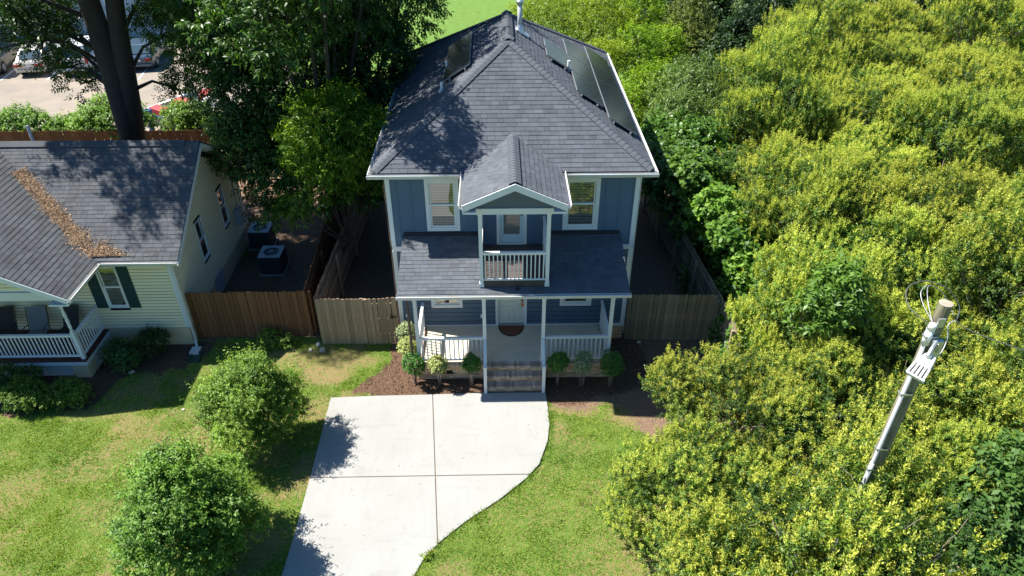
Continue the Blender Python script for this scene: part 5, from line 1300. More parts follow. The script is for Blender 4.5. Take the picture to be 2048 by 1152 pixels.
# ---- two big shrubs on the front lawn
def front_bush(label, x, y, s_, seed, dx=0):
    lb = [(0, 0, 1.85, 1.05, .95), (-.75, .1, 1.7, .72, .7), (.65, .25, 1.8, .75, .75), (.1, .35, 2.5, .72, .6), (-.35, -.6, 1.45, .75, .7), (.55, -.5, 1.5, .7, .7), (-.8, -.35, 1.2, .6, .55), (.95, -.1, 1.35, .55, .6), (-.3, .7, 1.7, .75, .8), (.0, -.9, 1.05, .55, .5), (.35, .0, 2.75, .45, .4), (-.5, .2, 2.4, .5, .4)]
    rq_ = random.Random(seed + 5); b5 = [l if len(l) == 5 else (*l, l[3]) for l in lb]
    lb2 = [(l[0], l[1], l[2], l[3] * .85, l[4] * .85) for l in b5] + cluster(rq_, b5, 34, .2, .4, .7)
    me = crown_mesh('lawn_bush_crown', lb2, 4300, 12, .082, [shrub_l], seed, wratio=.46, spriglen=.24, inner=.15, tone_lobe=.3, upbias=.9, shell=(.66, 1.15), shoots=.16)
    tm = MB(); rr = random.Random(seed)
    for j in range(6):
        a = j * 1.05 + .3; tm.tube([(.10 * math.cos(a), .10 * math.sin(a), -.1), (.16 * math.cos(a), .16 * math.sin(a), .35), (.45 * math.cos(a), .45 * math.sin(a), 1.1), (.7 * math.cos(a), .7 * math.sin(a), 1.8)], [.06, .05, .038, .02], 7)
        tm.tube([(.2 * math.cos(a), .2 * math.sin(a), .7), (.3 * math.cos(a + .6), .3 * math.sin(a + .6), 1.5), (.35 * math.cos(a + .9), .35 * math.sin(a + .9), 2.3)], [.03, .022, .012], 6)
    return plant('crape_myrtle', label, 'shrub', (x, y, 0), me, tm, barkr, 'large shrubs on the front lawn', rot=dx, scale=s_)
front_bush('large glossy green shrub on the lawn nearer to the fences', -7.05, -4.35, .82, 601, .3)
front_bush('large glossy green shrub on the lawn nearest the bottom edge', -7.42, -8.05, .98, 602, 1.9)
bushy('dead_stump', 'dark fern-like growth at the foot of the lower lawn shrub', 'plant', [(-6.9, -8.2, .5, .45, .4)], 130, 9, .12, dark_l, 603, wratio=.3, spriglen=.25)

# ---- clipped shrubs along the porch
def topiary(label, x, y, M, s_=1.0, h=.95, seed=0, squat=1.0):
    rr = random.Random(seed)
    lb = [(0, 0, h, .225 * s_, .23 * s_ * squat), (.06 * s_, .0, h + .1, .2 * s_, .18 * s_), (-.06 * s_, .02, h - .06, .2 * s_, .2 * s_)] + [(rr.uniform(-.15, .15) * s_, rr.uniform(-.15, .15) * s_, h + rr.uniform(-.13, .16) * s_,   .13 * s_, .12 * s_) for _ in range(6)]
    me = crown_mesh('topiary_crown', lb, 620, 8, .042, [M], 700 + seed, wratio=.6, spriglen=.05, inner=.1, shell=(.85, 1.12), tone_lobe=.22)
    tm = MB()
    for j in range(3):
        a = j * 2.1 + rr.random(); tm.tube([(.03 * math.cos(a), .03 * math.sin(a), -.05), (.06 * math.cos(a), .06 * math.sin(a), .3), (.10 * math.cos(a), .10 * math.sin(a), .8)], [.018, .015, .01], 6)
    plant('clipped_shrub', label, 'shrub', (x, y, 0), me, tm, barkl, 'clipped shrubs round the porch', rot=seed)
topiary('grey-green clipped shrub against the left corner of the blue house', -3.38, -.55, box_g, .95, .80, 1)
topiary('yellow variegated clipped shrub beside the left porch post', -3.26, -1.25, box_v, 1.0, .72, 2, 1.2)
topiary('bright green clipped shrub at the left front corner of the porch', -3.02, -2.05, box_l, 1.15, .75, 3)
topiary('yellow variegated clipped shrub before the left brick wall', -2.28, -2.15, box_v, 1.02, .82, 4)
topiary('dark green clipped shrub left of the brick steps', -1.28, -2.2, box_l, .98, .86, 5)
topiary('green clipped shrub right of the brick steps', 1.30, -2.25, box_l, 1.12, .92, 6)
topiary('pale variegated clipped shrub in the middle of the right bed', 2.04, -2.3, box_g, 1.0, .96, 7)
topiary('largest dark green clipped shrub at the right end of the porch', 2.90, -2.3, box_l, 1.28, .88, 8)

# ---- shrubs before the cream house
bushy('azalea_shrub', 'low shrub with bright young leaves left of the porch pier', 'shrub', [(-14.35, -2.75, .38, .5, .38), (-13.95, -2.85, .33, .36, .3)], 620, 9, .075, shrub_l, 801, wratio=.5, spriglen=.14, trunk=.02)
bushy('azalea_shrub', 'low shrub with bright young leaves before the porch pier', 'shrub', [(-13.15, -2.65, .34, .42, .34), (-12.85, -2.7, .3, .3, .26)], 480, 9, .075, shrub_l, 802, wratio=.5, spriglen=.14, trunk=.02)
bushy('azalea_shrub', 'dark shrub before the lattice at the left edge', 'shrub', [(-15.4, -2.2, .42, .55, .4), (-14.6, -2.1, .36, .4, .32)], 620, 9, .075, dark_l, 803, wratio=.5, spriglen=.14, trunk=.02)
bushy('azalea_shrub', 'dark spreading shrub right of the lattice', 'shrub', [(-12.3, -.95, .42, .45, .4), (-12.0, -1.25, .35, .35, .3)], 420, 9, .075, leaf_mat('deep_shrub_leaf', (.02, .06, .015), (.07, .15, .03), .25), 804, wratio=.5, spriglen=.14, trunk=.02)
bushy('azalea_shrub', 'dark rounded shrub under the cream wall', 'shrub', [(-11.45, -.55, .5, .45, .42)], 420, 9, .06, dark_l, 805, wratio=.5, spriglen=.1, trunk=.02)
bushy('weed_plant', 'green sprout in front of the brown fence', 'plant', [(-7.9, -.1, .2, .35, .22), (-7.4, -.15, .15, .25, .16)], 120, 8, .09, shrub_l, 806, trunk=.01, wratio=.6, spriglen=.14)

# ---- grass blades near the camera
def make_grass(n=400000):
    rg = np.random.RandomState(9); x = rg.uniform(-17, 7.5, n); y = rg.uniform(-11.2, 0.2, n)
    mul, bare, patch = masks(x, y)
    dd = sdist(x, y, DRIVE)
    keep = (dd < .02) & (rg.rand(n) > np.clip(patch * 1.05, 0, .93)) & (mul < .45) & (bare < .55)
    keep &= ~((x > -3) & (x < 3) & (y > -2.6))
    edge = (dd > -.12) & (x > -2.7)
    x, y, dd, patch, edge = x[keep], y[keep], dd[keep], patch[keep], edge[keep]; n = len(x)
    th = rg.uniform(0, 6.28, n); h = rg.uniform(.022, .058, n) * (1 + .9 * edge); le = rg.normal(0, .035, (n, 2)) + edge[:, None] * np.array([-.02, .015]); wd = rg.uniform(.006, .013, n)
    clump = fbm(x, y, 3.2, 55); h = h * (0.35 + 1.5 * clump ** 1.5 * 1.6)
    z0 = np.minimum((fbm(x, y, 1.3, 77) - .6) * .05, 0) - .004
    c = np.stack([np.cos(th) * wd, np.sin(th) * wd], -1)
    V = np.zeros((n, 3, 3)); V[:, 0, :2] = np.stack([x, y], -1) - c; V[:, 1, :2] = np.stack([x, y], -1) + c; V[:, 2, :2] = np.stack([x, y], -1) + le
    V[:, 0, 2] = z0; V[:, 1, 2] = z0; V[:, 2, 2] = z0 + h
    lush = np.clip(1.2 - (((x - .6) / 2.8) ** 2 + ((y + 6.5) / 3.5) ** 2), 0, 1)
    tone = rg.uniform(-.35, .35, n) + (fbm(x, y, .8, 66) - .5) * 1.2 - lush * .22 + .1
    M = leaf_mat('grass_blade', (.075, .170, .018), (.300, .365, .060), .3, .6, .2)
    o = link('grass', np_mesh('grass', V.reshape(-1, 3), tris=np.arange(n * 3).reshape(-1, 3), tone=tone, mats=[M]), kind='stuff')
    o['label'] = 'short yellow-green lawn grass either side of the driveway'; o['category'] = 'grass'
make_grass()
# mulch chips, fallen leaves on bare soil
rg = np.random.RandomState(21)
x = rg.uniform(-17, 7, 60000); y = rg.uniform(-3.6, .1, 60000); mul, bare, pt_ = masks(x, y)
kx = (mul > .45) & (sdist(x, y, DRIVE) < -.0) & ~((np.abs(x) < 2.9) & (y > -1.9)) & ~((np.abs(x) < .95) & (y > -2.6)) & ~((x < -10.4) & (y > 0))
x, y = x[kx][:14000], y[kx][:14000]
p3 = np.stack([x, y, rg.uniform(.0, .02, len(x))], -1)
o_ = link('mulch', litter_mesh('mulch', p3, mulch_m, .06, 6, .5), kind='stuff'); o_['label'] = 'reddish shredded bark mulch in the beds before the porches'; o_['category'] = 'mulch'
x = rg.uniform(-10.3, 7, 30000); y = rg.uniform(-3.8, 12, 30000); mul, bare, pt_ = masks(x, y); kx = (bare > .5) & ~((np.abs(x) < 3.7) & (y > -1.9)); x, y = x[kx][:6500], y[kx][:6500]
p3 = np.stack([x, y, rg.uniform(.0, .02, len(x))], -1)
o_ = link('fallen_leaves', litter_mesh('fallen_leaves', p3, mat('brown_fallen_leaf', (.20, .13, .075), .9, tone=1.4), .06, 8, .4), kind='stuff'); o_['label'] = 'scattered brown fallen leaves on the bare soil of the side yards'; o_['category'] = 'fallen leaves'
# loose leaves on the driveway
x = rg.uniform(-5.4, .9, 26); y = rg.uniform(-8.4, -2.8, 26); kx = sdist(x, y, DRIVE) > .1; p3 = np.stack([x[kx], y[kx], np.full(kx.sum(), .045)], -1)
o_ = link('driveway_leaves', litter_mesh('driveway_leaves', p3, litter_m, .05, 9, .3), kind='stuff'); o_['label'] = 'few dry leaves on the pale driveway'; o_['category'] = 'leaves'

# ---- stones
def stone(x, y, r_, label, seed, z=0, M=stone_m):
    rr = random.Random(seed); mb = MB(); prof = [(r_ * .5, -r_ * .3), (r_ * .95, -.02), (r_, r_ * .15), (r_ * .8, r_ * .42), (r_ * .35, r_ * .55)]
    mb.lathe(prof, (0, 0, 0), 9); mb.v = [(a * (1 + rr.uniform(-.18, .18)), b * .75 * (1 + rr.uniform(-.18, .18)), c * (1 + rr.uniform(-.2, .2))) for a, b, c in mb.v]
    me = mb.mesh('stone', M, smooth=False); o = bpy.data.objects.new('stone', me); COL.objects.link(o); o.location = (x, y, z); o.rotation_euler = (0, 0, rr.uniform(0, 6)); o['label'] = label; o['category'] = 'stone'
stone(-6.17, -.43, .13, 'flat pale stone before the left end of the weathered fence', 1)
stone(-6.36, -.14, .10, 'small stone in the gap between the two fences', 2)
stone(-6.55, -.42, .08, 'brownish stone left of the flat pale stone', 3)
stone(-11.9, -1.39, .10, 'round pale stone in the bed before the cream house', 4)
stone(-9.71, -3.05, .05, 'small white stone on the lawn by the shadow edge', 5)
stone(4.14, -.24, .07, 'small white stone at the foot of the dark board fence', 6)
# green tray below the neighbour's downspout
mb = MB(); mb.box(-10.3, -9.95, -.95, -.50, .0, .03); mb.box(-10.3, -10.27, -.95, -.5, .03, .09); mb.box(-9.98, -9.95, -.95, -.5, .03, .09); mb.box(-10.27, -9.98, -.53, -.5, .03, .09)
solo('splash_block', mb, mat('dark_green_plastic', (.02, .06, .045), .5), 'dark green splash block under the downspout of the cream house', 'splash block', (-10.12, -.7, 0))

# ================================================================== AIR CONDITIONERS
def ac(x, y, label, h=.82, s_=.80):
    t = thing('ac_unit', label, 'ac unit', (x, y, 0), 'air conditioners beside the cream house'); r_ = s_ / 2
    mb = MB(); mb.box(x - r_ - .06, x + r_ + .06, y - r_ - .06, y + r_ + .06, -.02, .06); part('pad', mb, concrete, t)
    mb = MB(); mb.box(x - r_, x + r_, y - r_, y + r_, .06, h - .03)
    k = 0
    while k < h - .2:
        for sx in (-1, 1):
            mb.box(x - r_ + .05, x + r_ - .05, y + sx * r_ - .008, y + sx * r_ + .008, .12 + k, .135 + k); mb.box(x + sx * r_ - .008, x + sx * r_ + .008, y - r_ + .05, y + r_ - .05, .12 + k, .135 + k)
        k += .045
    part('cabinet', mb, ac_dark, t)
    mb = MB(); n = 24; rh = r_ * .72
    for i in range(n):
        a0, a1 = 2 * math.pi * i / n, 2 * math.pi * (i + 1) / n
        def sq(a):
            c, s__ = math.cos(a), math.sin(a); q = max(abs(c), abs(s__)); return (x + r_ * 1.02 * c / q, y + r_ * 1.02 * s__ / q)
        p = [sq(a0), sq(a1), (x + rh * math.cos(a1), y + rh * math.sin(a1)), (x + rh * math.cos(a0), y + rh * math.sin(a0))]
        mb.prism([(*q, h - .03) for q in p], [(*q, h) for q in p])
    part('top_cover', mb, ac_top, t)
    mb = MB(); mb.lathe([(rh, h - .028), (rh, h - .026)], (x, y, 0), 24); part('fan_well', mb, dark, t)
    mb = MB()
    for i in range(4): a = i * math.pi / 2 + .4; mb.beam((x + .07 * math.cos(a), y + .07 * math.sin(a), h - .022), (x + rh * .9 * math.cos(a), y + rh * .9 * math.sin(a), h - .018), .16, .006)
    part('fan', mb, ac_dark, t)
    mb = MB()
    for q in (.25, .5, .75, .98): mb.tube([(x + rh * q * math.cos(a), y + rh * q * math.sin(a), h + .004) for a in [2 * math.pi * i / 20 for i in range(21)]], .005, 4, caps=False)
    for i in range(8): a = i * math.pi / 4; mb.tube([(x, y, h + .01), (x + rh * math.cos(a), y + rh * math.sin(a), h + .004)], .005, 4)
    mb.lathe([(.07, h + .0), (.06, h + .02), (.02, h + .03)], (x, y, 0), 10); part('fan_guard', mb, ac_top, t)
ac(-8.86, 4.3, 'air conditioner with grey top nearer to the brown front fence'); ac(-9.75, 6.1, 'air conditioner with grey top farther back by the cream wall')

# ================================================================== UTILITY POLE
px_, py_ = 6.0, -10.12
UP = thing('utility_pole', 'weathered wooden utility pole with conduit and street lamp rising out of the privets', 'utility pole', (px_, py_, 0))
mb = MB(); mb.tube([(px_, py_, -.2), (px_, py_, 4), (px_, py_, 8.88)], [.13, .115, .098], 20, 0, caps=False)
o_ = part('pole', mb, pole_m, UP, smooth=True)
mb = MB(); mb.lathe([(.098, 8.86), (.097, 8.885), (.05, 8.89)], (px_, py_, 0), 20); part('pole_end', mb, pole_top, UP)
cxx, cyy = px_ - .125, py_ - .085
mb = MB(); mb.tube([(cxx - .02, cyy - .02, .2), (cxx - .01, cyy - .01, 4.2), (cxx, cyy, 8.3)], .03, 10); part('conduit', mb, pvc, UP, smooth=True)
mb = MB(); mb.tube([(cxx - .01, cyy - .01, 4.0), (cxx - .01, cyy - .01, 5.6)], .04, 10); part('conduit_coupling', mb, pvc, UP, smooth=True)
for z in (5.45, 5.95, 7.2, 8.35): 
    mb = MB(); mb.box(cxx - .06, cxx + .13, cyy - .052, cyy - .042, z - .02, z + .02); mb.box(cxx - .06, cxx - .05, cyy - .042, cyy + .05, z - .02, z + .02); part('strap', mb, galv, UP)
mb = MB(); mb.tube([(cxx, cyy, 8.2), (cxx, cyy, 8.48)], .06, 12); mb.tube([(cxx, cyy, 8.46), (cxx - .02, cyy - .03, 8.56), (cxx - .05, cyy - .07, 8.60)], [.055, .06, .05], 10); part('weatherhead', mb, whitepvc, UP, smooth=True)
mb = MB(); mb.box(cxx + .02, cxx + .12, cyy - .06, cyy - .03, 8.55, 8.70); part('bracket', mb, galv, UP)
# lamp: arm, housing and finned reflector
LP = thing('street_lamp', 'flat white street lamp with slotted skirt mounted near the pole top', 'street lamp', (px_ - .25, py_ - .25, 8.1))
mb = MB(); mb.tube([(px_ - .05, py_ - .14, 8.28), (px_ - .10, py_ - .26, 8.38), (px_ - .2, py_ - .36, 8.34), (px_ - .26, py_ - .42, 8.26)], .026, 8); mb.tube([(px_ + .05, py_ - .14, 8.05), (px_ - .02, py_ - .24, 8.25), (px_ - .10, py_ - .28, 8.36)], .022, 8)
mb.box(px_ - .07, px_ + .08, py_ - .19, py_ - .13, 8.0, 8.32); part('lamp_arm', mb, galv, LP, smooth=False)
hx, hy, hz = px_ - .27, py_ - .44, 8.16
ax_ = Vector((-.62, -.46, -.36)).normalized(); sx_ = ax_.cross(Vector((0, 0, 1))).normalized(); nx_ = sx_.cross(ax_).normalized()
def lpnt(a, b, c): return Vector((hx, hy, hz)) + ax_ * a * .88 + sx_ * b * .70 + nx_ * c
hb = MB(); out = [(-.16, .07), (-.13, .12), (.0, .155), (.10, .17)]
top = [(a, b) for a, b in out] + [(a, -b) for a, b in reversed(out)]
hb.prism([lpnt(a, b, -.05) for a, b in top], [lpnt(a, b * .93, .02) for a, b in top]); part('lamp_housing', hb, white_metal, LP, bevel=.008)
sk = MB()
for i in range(5):
    b0 = -.17 + i * .075; b1 = b0 + .038
    sk.prism([lpnt(.10, b0, -.04), lpnt(.10, b1, -.04), lpnt(.30, b1 * 1.12, -.09), lpnt(.30, b0 * 1.12, -.09)], [lpnt(.10, b0, .018), lpnt(.10, b1, .018), lpnt(.30, b1 * 1.12, -.04), lpnt(.30, b0 * 1.12, -.04)])
sk.prism([lpnt(.285, -.2, -.10), lpnt(.285, .17, -.10), lpnt(.31, .17, -.11), lpnt(.31, -.2, -.11)], [lpnt(.285, -.2, -.035), lpnt(.285, .17, -.035), lpnt(.31, .17, -.045), lpnt(.31, -.2, -.045)])
part('reflector_skirt', sk, white_metal, LP)
mb = MB(); mb.prism([lpnt(.10, -.16, -.085), lpnt(.10, .15, -.085), lpnt(.28, .17, -.105), lpnt(.28, -.18, -.105)], [lpnt(.10, -.16, -.06), lpnt(.10, .15, -.06), lpnt(.28, .17, -.092), lpnt(.28, -.18, -.092)]); part('lens', mb, mat('grey_lamp_lens', (.25, .28, .28), .3), LP)
mb = MB(); c = lpnt(-.09, .02, .02); mb.lathe([(.045, 0), (.045, .05), (.03, .075), (.01, .08)], tuple(c), 12); part('photocell', mb, galv, LP)
# wires
wire_m = mat('weathered_wire', (.09, .095, .10), .5); wire_l = mat('aluminium_wire', (.40, .41, .42), .45, metal=.5)
def wire(pts, r_, M, label, name='wire'):
    P = [Vector(p) for p in pts]; out = []
    for i in range(len(P) - 1):
        p0 = P[max(i - 1, 0)]; p1 = P[i]; p2 = P[i + 1]; p3 = P[min(i + 2, len(P) - 1)]
        for k in range(8):
            t = k / 8; out.append(.5 * ((2 * p1) + (p2 - p0) * t + (2 * p0 - 5 * p1 + 4 * p2 - p3) * t * t + (3 * p1 - p0 - 3 * p2 + p3) * t ** 3))
    out.append(P[-1]); mb = MB(); mb.tube(out, r_, 5)
    return mb
mb = wire([(cxx - .05, cyy - .07, 8.58), (px_ - .42, py_ + .12, 8.72), (px_ - .33, py_ + .45, 8.82), (px_ + .0, py_ + .62, 8.84), (px_ + .40, py_ + .62, 8.70), (px_ + .62, py_ + .50, 8.45), (px_ + .58, py_ + .38, 8.28)], .008, wire_m, ''); part('drip_loop', mb, wire_m, UP, smooth=True)
mb = wire([(cxx - .04, cyy - .05, 8.6), (px_ - .14, py_ + .20, 8.80), (px_ + .02, py_ + .50, 8.84), (px_ + .36, py_ + .60, 8.62), (px_ + .56, py_ + .42, 8.30)], .006, wire_l, ''); part('drip_loop', mb, wire_l, UP, smooth=True)
mb = wire([(cxx - .03, cyy - .06, 8.6), (px_ - .22, py_ + .15, 8.76), (px_ - .2, py_ + .32, 8.86), (px_ - .05, py_ + .46, 8.88)], .007, wire_l, ''); part('drip_loop', mb, wire_l, UP, smooth=True)
mb = wire([(px_ + .13, py_ - .02, 7.95), (px_ + .30, py_ + .06, 7.88), (px_ + .42, py_ + .2, 8.05), (px_ + .42, py_ + .30, 8.24), (px_ + .55, py_ + .36, 8.28)], .010, wire_l, ''); part('guy_wire', mb, wire_l, UP, smooth=True)
mb = wire([(px_ + .55, py_ + .36, 8.28), (px_ + .9, py_ + .2, 8.12), (px_ + 2.2, py_ - .35, 7.9), (px_ + 5, py_ - 1.6, 7.6), (px_ + 14, py_ - 5.5, 8.2)], .009, wire_m, '')
solo('service_wire', mb, wire_m, 'twisted service wire running from the pole to the right edge', 'wire', (px_ + .55, py_ + .36, 8.28), smooth=True)

# ================================================================== PORCH CHAIRS (cream house)
def lounge(x, y, z, rz, M, label, cross=False):
    t = thing('porch_chair', label, 'chair', (x, y, z)); t.rotation_euler = (0, 0, rz); ORG[t.name] = (0, 0, 0)
    w_ = .27
    mb = MB(); mb.prism([(-w_, -.35, .40), (w_, -.35, .40), (w_, .12, .36), (-w_, .12, .36)], [(-w_, -.35, .42), (w_, -.35, .42), (w_, .12, .38), (-w_, .12, .38)]); part('seat', mb, M, t)
    mb = MB(); mb.prism([(-w_, .12, .36), (w_, .12, .36), (w_, .42, 1.05), (-w_, .42, 1.05)], [(-w_, .10, .38), (w_, .10, .38), (w_, .40, 1.06), (-w_, .40, 1.06)]); part('backrest', mb, M, t)
    for s_ in (-1, 1):
        q = s_ * (w_ + .03)
        if cross:
            for a, b in (((-.36), .22), (.22, -.36)):
                mb = MB(); mb.tube([(q, a, 0), (q, b, .42)], .013, 6); part('leg', mb, galv, t)
        else:
            mb = MB(); mb.tube([(q, -.38, 0), (q, -.36, .38), (q, -.30, .60), (q, -.05, .62), (q, .16, .55)], .014, 6); part('armrest', mb, brass, t, smooth=True)
            mb = MB(); mb.tube([(q, .35, 0), (q, .10, .38), (q, .42, 1.06)], .014, 6); part('leg', mb, brass, t, smooth=True)
    return t
lounge(-14.75, -.62, .69, .15, chair_grey, 'grey mesh armchair on the porch of the cream house')
lounge(-13.85, -.55, .69, -.2, chair_dark, 'dark folding chair with crossed legs beside the porch post', True)
lounge(-15.75, -.62, .69, .1, chair_dark, 'dark armchair cut off at the left edge of the porch')

# ================================================================== PARKED CARS, BOAT, BUILDING
def loft(mb, secs, mi=0):
    k = len(mb.v); n = len(secs[0])
    for s_ in secs: mb.v += [tuple(p) for p in s_]
    for i in range(len(secs) - 1):
        for j in range(n - 1):
            mb.f.append((k + i * n + j, k + i * n + j + 1, k + (i + 1) * n + j + 1, k + (i + 1) * n + j)); mb.m.append(mi); mb.t.append(0)
    mb.f.append(tuple(k + j for j in range(n))); mb.m.append(mi); mb.t.append(0)
    q = k + (len(secs) - 1) * n; mb.f.append(tuple(q + j for j in range(n - 1, -1, -1))); mb.m.append(mi); mb.t.append(0)
def car(label, x, y, rz, paint, suv=False, cat='car', name='parked_car'):
    """tail at -y in local space, nose at +y"""
    t = thing(name, label, cat, (x, y, .017), 'cars in the parking lot'); t.rotation_euler = (0, 0, rz); ORG[t.name] = (0, 0, 0)
    W = .90 if not suv else .96; hb = .95 if not suv else 1.12; hr = 1.42 if not suv else 1.78; L_ = 4.7
    def sec(yv, w_, zb, zt):
        return [(-w_ * .92, yv, zb), (-w_, yv, zb + .18), (-w_, yv, zt - .16), (-w_ * .93, yv, zt - .03), (-w_ * .6, yv, zt), (w_ * .6, yv, zt), (w_ * .93, yv, zt - .03), (w_, yv, zt - .16), (w_, yv, zb + .18), (w_ * .92, yv, zb)]
    mb = MB(); loft(mb, [sec(-2.32, W * .86, .36, hb - .14), sec(-2.22, W * .96, .24, hb - .02), sec(-1.6, W, .20, hb), sec(1.0, W, .20, hb - .02), sec(1.9, W * .97, .22, hb - .14), sec(2.25, W * .88, .28, hb - .30), sec(2.36, W * .78, .36, hb - .40)])
    part('body', mb, paint, t, smooth=False, bevel=.02)
    y0, y1, y2, y3 = (-1.85, -1.15, .35, 1.15) if not suv else (-2.2, -1.95, .30, 1.05)
    def cs(yv, w_, zt): return [(-w_, yv, hb - .04), (-w_ * .86, yv, zt), (w_ * .86, yv, zt), (w_, yv, hb - .04)]
    mb = MB(); ww = W * .93
    loft(mb, [cs(y0, ww * .92, hb - .03), cs(y1, ww * .94, hr - .03), cs((y1 + y2) / 2, ww, hr), cs(y2, ww * .96, hr - .03), cs(y3, ww * .92, hb - .03)]); part('cabin', mb, paint, t)
    gl = MB()
    def on(p, q, u): return tuple(p[i] + (q[i] - p[i]) * u for i in range(3))
    def quad(a, b, c, d, off):   # inset quad pushed outwards
        o_ = Vector(off); P = [Vector(a), Vector(b), Vector(c), Vector(d)]; ce = sum(P, Vector()) / 4; P = [ce + (p - ce) * .86 + o_ for p in P]
        return P
    rq = quad((-ww * .90, y0, hb), (ww * .90, y0, hb), (ww * .80, y1, hr - .03), (-ww * .80, y1, hr - .03), (0, -.012, .012)); gl.poly(rq); rw = part('rear_window', gl, car_glass if False else mat('car_glass_dark', (.03, .06, .075), .06, spec=1.0), t)
    gm = MATS['car_glass_dark']
    gl = MB(); gl.poly(quad((-ww * .90, y3, hb), (ww * .90, y3, hb), (ww * .80, y2, hr - .03), (-ww * .80, y2, hr - .03), (0, .012, .012))); part('windscreen', gl, gm, t)
    for s_ in (-1, 1):
        gl = MB(); ym = (y1 + y2) / 2
        gl.poly(quad((s_ * ww * .93, y0 + .15, hb + .01), (s_ * ww, ym - .04, hb + .01), (s_ * ww * .86, ym - .04, hr - .03), (s_ * ww * .82, y1 - .0, hr - .05), (s_ * .014, 0, 0)))
        gl.poly(quad((s_ * ww, ym + .04, hb + .01), (s_ * ww * .93, y3 - .15, hb + .01), (s_ * ww * .84, y2, hr - .05), (s_ * ww * .86, ym + .04, hr - .03), (s_ * .014, 0, 0))); part('side_window', gl, gm, t)
        mb = MB(); mb.box(min(s_ * W * .45, s_ * W * .9), max(s_ * W * .45, s_ * W * .9), -2.325, -2.20, hb - .30, hb - .14) if not suv else mb.box(min(s_ * W * .74, s_ * W * .9), max(s_ * W * .74, s_ * W * .9), -2.33, -2.20, hb - .35, hb + .05)
        part('tail_light', mb, mat('red_tail_light', (.45, .02, .02), .25), t, bevel=.01)
        mb = MB(); mb.box(min(s_ * W * .5, s_ * W * .8), max(s_ * W * .5, s_ * W * .8), 2.26, 2.34, hb - .45, hb - .33); part('headlight', mb, whitepvc, t)
        mb = MB(); mb.box(min(s_ * W, s_ * (W + .16)), max(s_ * W, s_ * (W + .16)), y3 - .25, y3 - .15, hb, hb + .13); part('mirror', mb, paint, t)
    for s_ in (-1, 1):
        for yy in (-1.42, 1.42):
            r_ = .33 if not suv else .37; c = s_ * (W - .10)
            mb = MB(); mb.tube([(c - .11, yy, r_), (c - .10, yy, r_), (c + .10, yy, r_), (c + .11, yy, r_)], [r_ - .02, r_, r_, r_ - .02], 20); wh = part('wheel', mb, black_rubber, t)
            mb = MB(); mb.tube([(c + s_ * .105, yy, r_), (c + s_ * .122, yy, r_)], [r_ * .62, r_ * .58], 16)
            for i in range(5): a = i * 1.257; mb.beam((c + s_ * .12, yy, r_), (c + s_ * .12, yy + r_ * .55 * math.cos(a), r_ + r_ * .55 * math.sin(a)), .02, .06, upv=(1, 0, 0))
            part('rim', mb, galv, wh)
    mb = MB(); mb.box(-W * .84, W * .84, -2.40, -2.25, .34, .52); part('bumper', mb, paint, t, bevel=.03)
    mb = MB(); mb.box(-.16, .16, -2.335, -2.31, hb - .30, hb - .18); part('number_plate', mb, whitepvc, t)
silver = mat('champagne_car_paint', (.50, .47, .41), .3, metal=.4, coat=.5)
greyp = mat('grey_green_car_paint', (.20, .21, .19), .3, metal=.5, coat=.5)
whitep = mat('white_car_paint', (.62, .66, .68), .3, coat=.5)
darkp = mat('dark_blue_car_paint', (.05, .08, .12), .3, metal=.3, coat=.5)
car('champagne saloon car parked tail out beside the grey one', -29.75, 28.5, .17, silver)
car('grey green estate car cut off at the left edge of the lot', -32.6, 28.3, .17, greyp, suv=True)
car('white estate car half hidden by leaves left of the trunk', -27.0, 28.6, .17, whitep, suv=True)
car('dark blue car behind the foliage right of the trunk', -23.4, 29.4, .17, darkp)
# small powerboat on a trailer
BT = thing('trailer_boat', 'small red and white motor boat on a trailer behind the fence', 'boat', (-17.0, 18.8, .015)); BT.rotation_euler = (0, 0, -.60); ORG[BT.name] = (0, 0, 0)
def bs(y, w_, zk, zc, zg): return [(-w_, y, zg), (-w_ * .96, y, zg - .16), (-w_ * .8, y, zc), (0, y, zk), (w_ * .8, y, zc), (w_ * .96, y, zg - .16), (w_, y, zg)]
mb = MB(); loft(mb, [bs(-2.0, .92, .50, .62, 1.12), bs(-1.0, .98, .48, .62, 1.14), (bs(.4, .96, .50, .68, 1.20)), bs(1.4, .72, .58, .80, 1.28), bs(2.1, .34, .78, .98, 1.34), bs(2.45, .03, 1.10, 1.16, 1.36)]); part('hull', mb, mat('white_gelcoat', (.68, .70, .72), .25, coat=.5), BT, bevel=.01)
mb = MB(); pts_ = [(-.90, -2.0), (-.96, -1), (-.94, .4), (-.70, 1.4), (-.32, 2.1), (0, 2.42), (.32, 2.1), (.70, 1.4), (.94, .4), (.96, -1), (.90, -2.0)]
inn = [(a * .76, b * .82 - .1) for a, b in pts_]
for i in range(len(pts_) - 1):
    zz = [1.15 + .09 * max(0, q[1]) for q in (pts_[i], pts_[i + 1], inn[i + 1], inn[i])]
    mb.poly([(pts_[i][0], pts_[i][1], zz[0]), (pts_[i + 1][0], pts_[i + 1][1], zz[1]), (inn[i + 1][0], inn[i + 1][1], zz[2] + .02), (inn[i][0], inn[i][1], zz[3] + .02)])
part('gunwale', mb, whitepvc, BT)
mb = MB(); mb.prism([(-.6, -1.7, .86), (.6, -1.7, .86), (.55, .9, .9), (-.55, .9, .9)], [(-.6, -1.7, .88), (.6, -1.7, .88), (.55, .9, .92), (-.55, .9, .92)]); part('cockpit_floor', mb, mat('grey_carpet', (.22, .22, .22), .9), BT)
redv = mat('red_vinyl', (.32, .035, .04), .6)
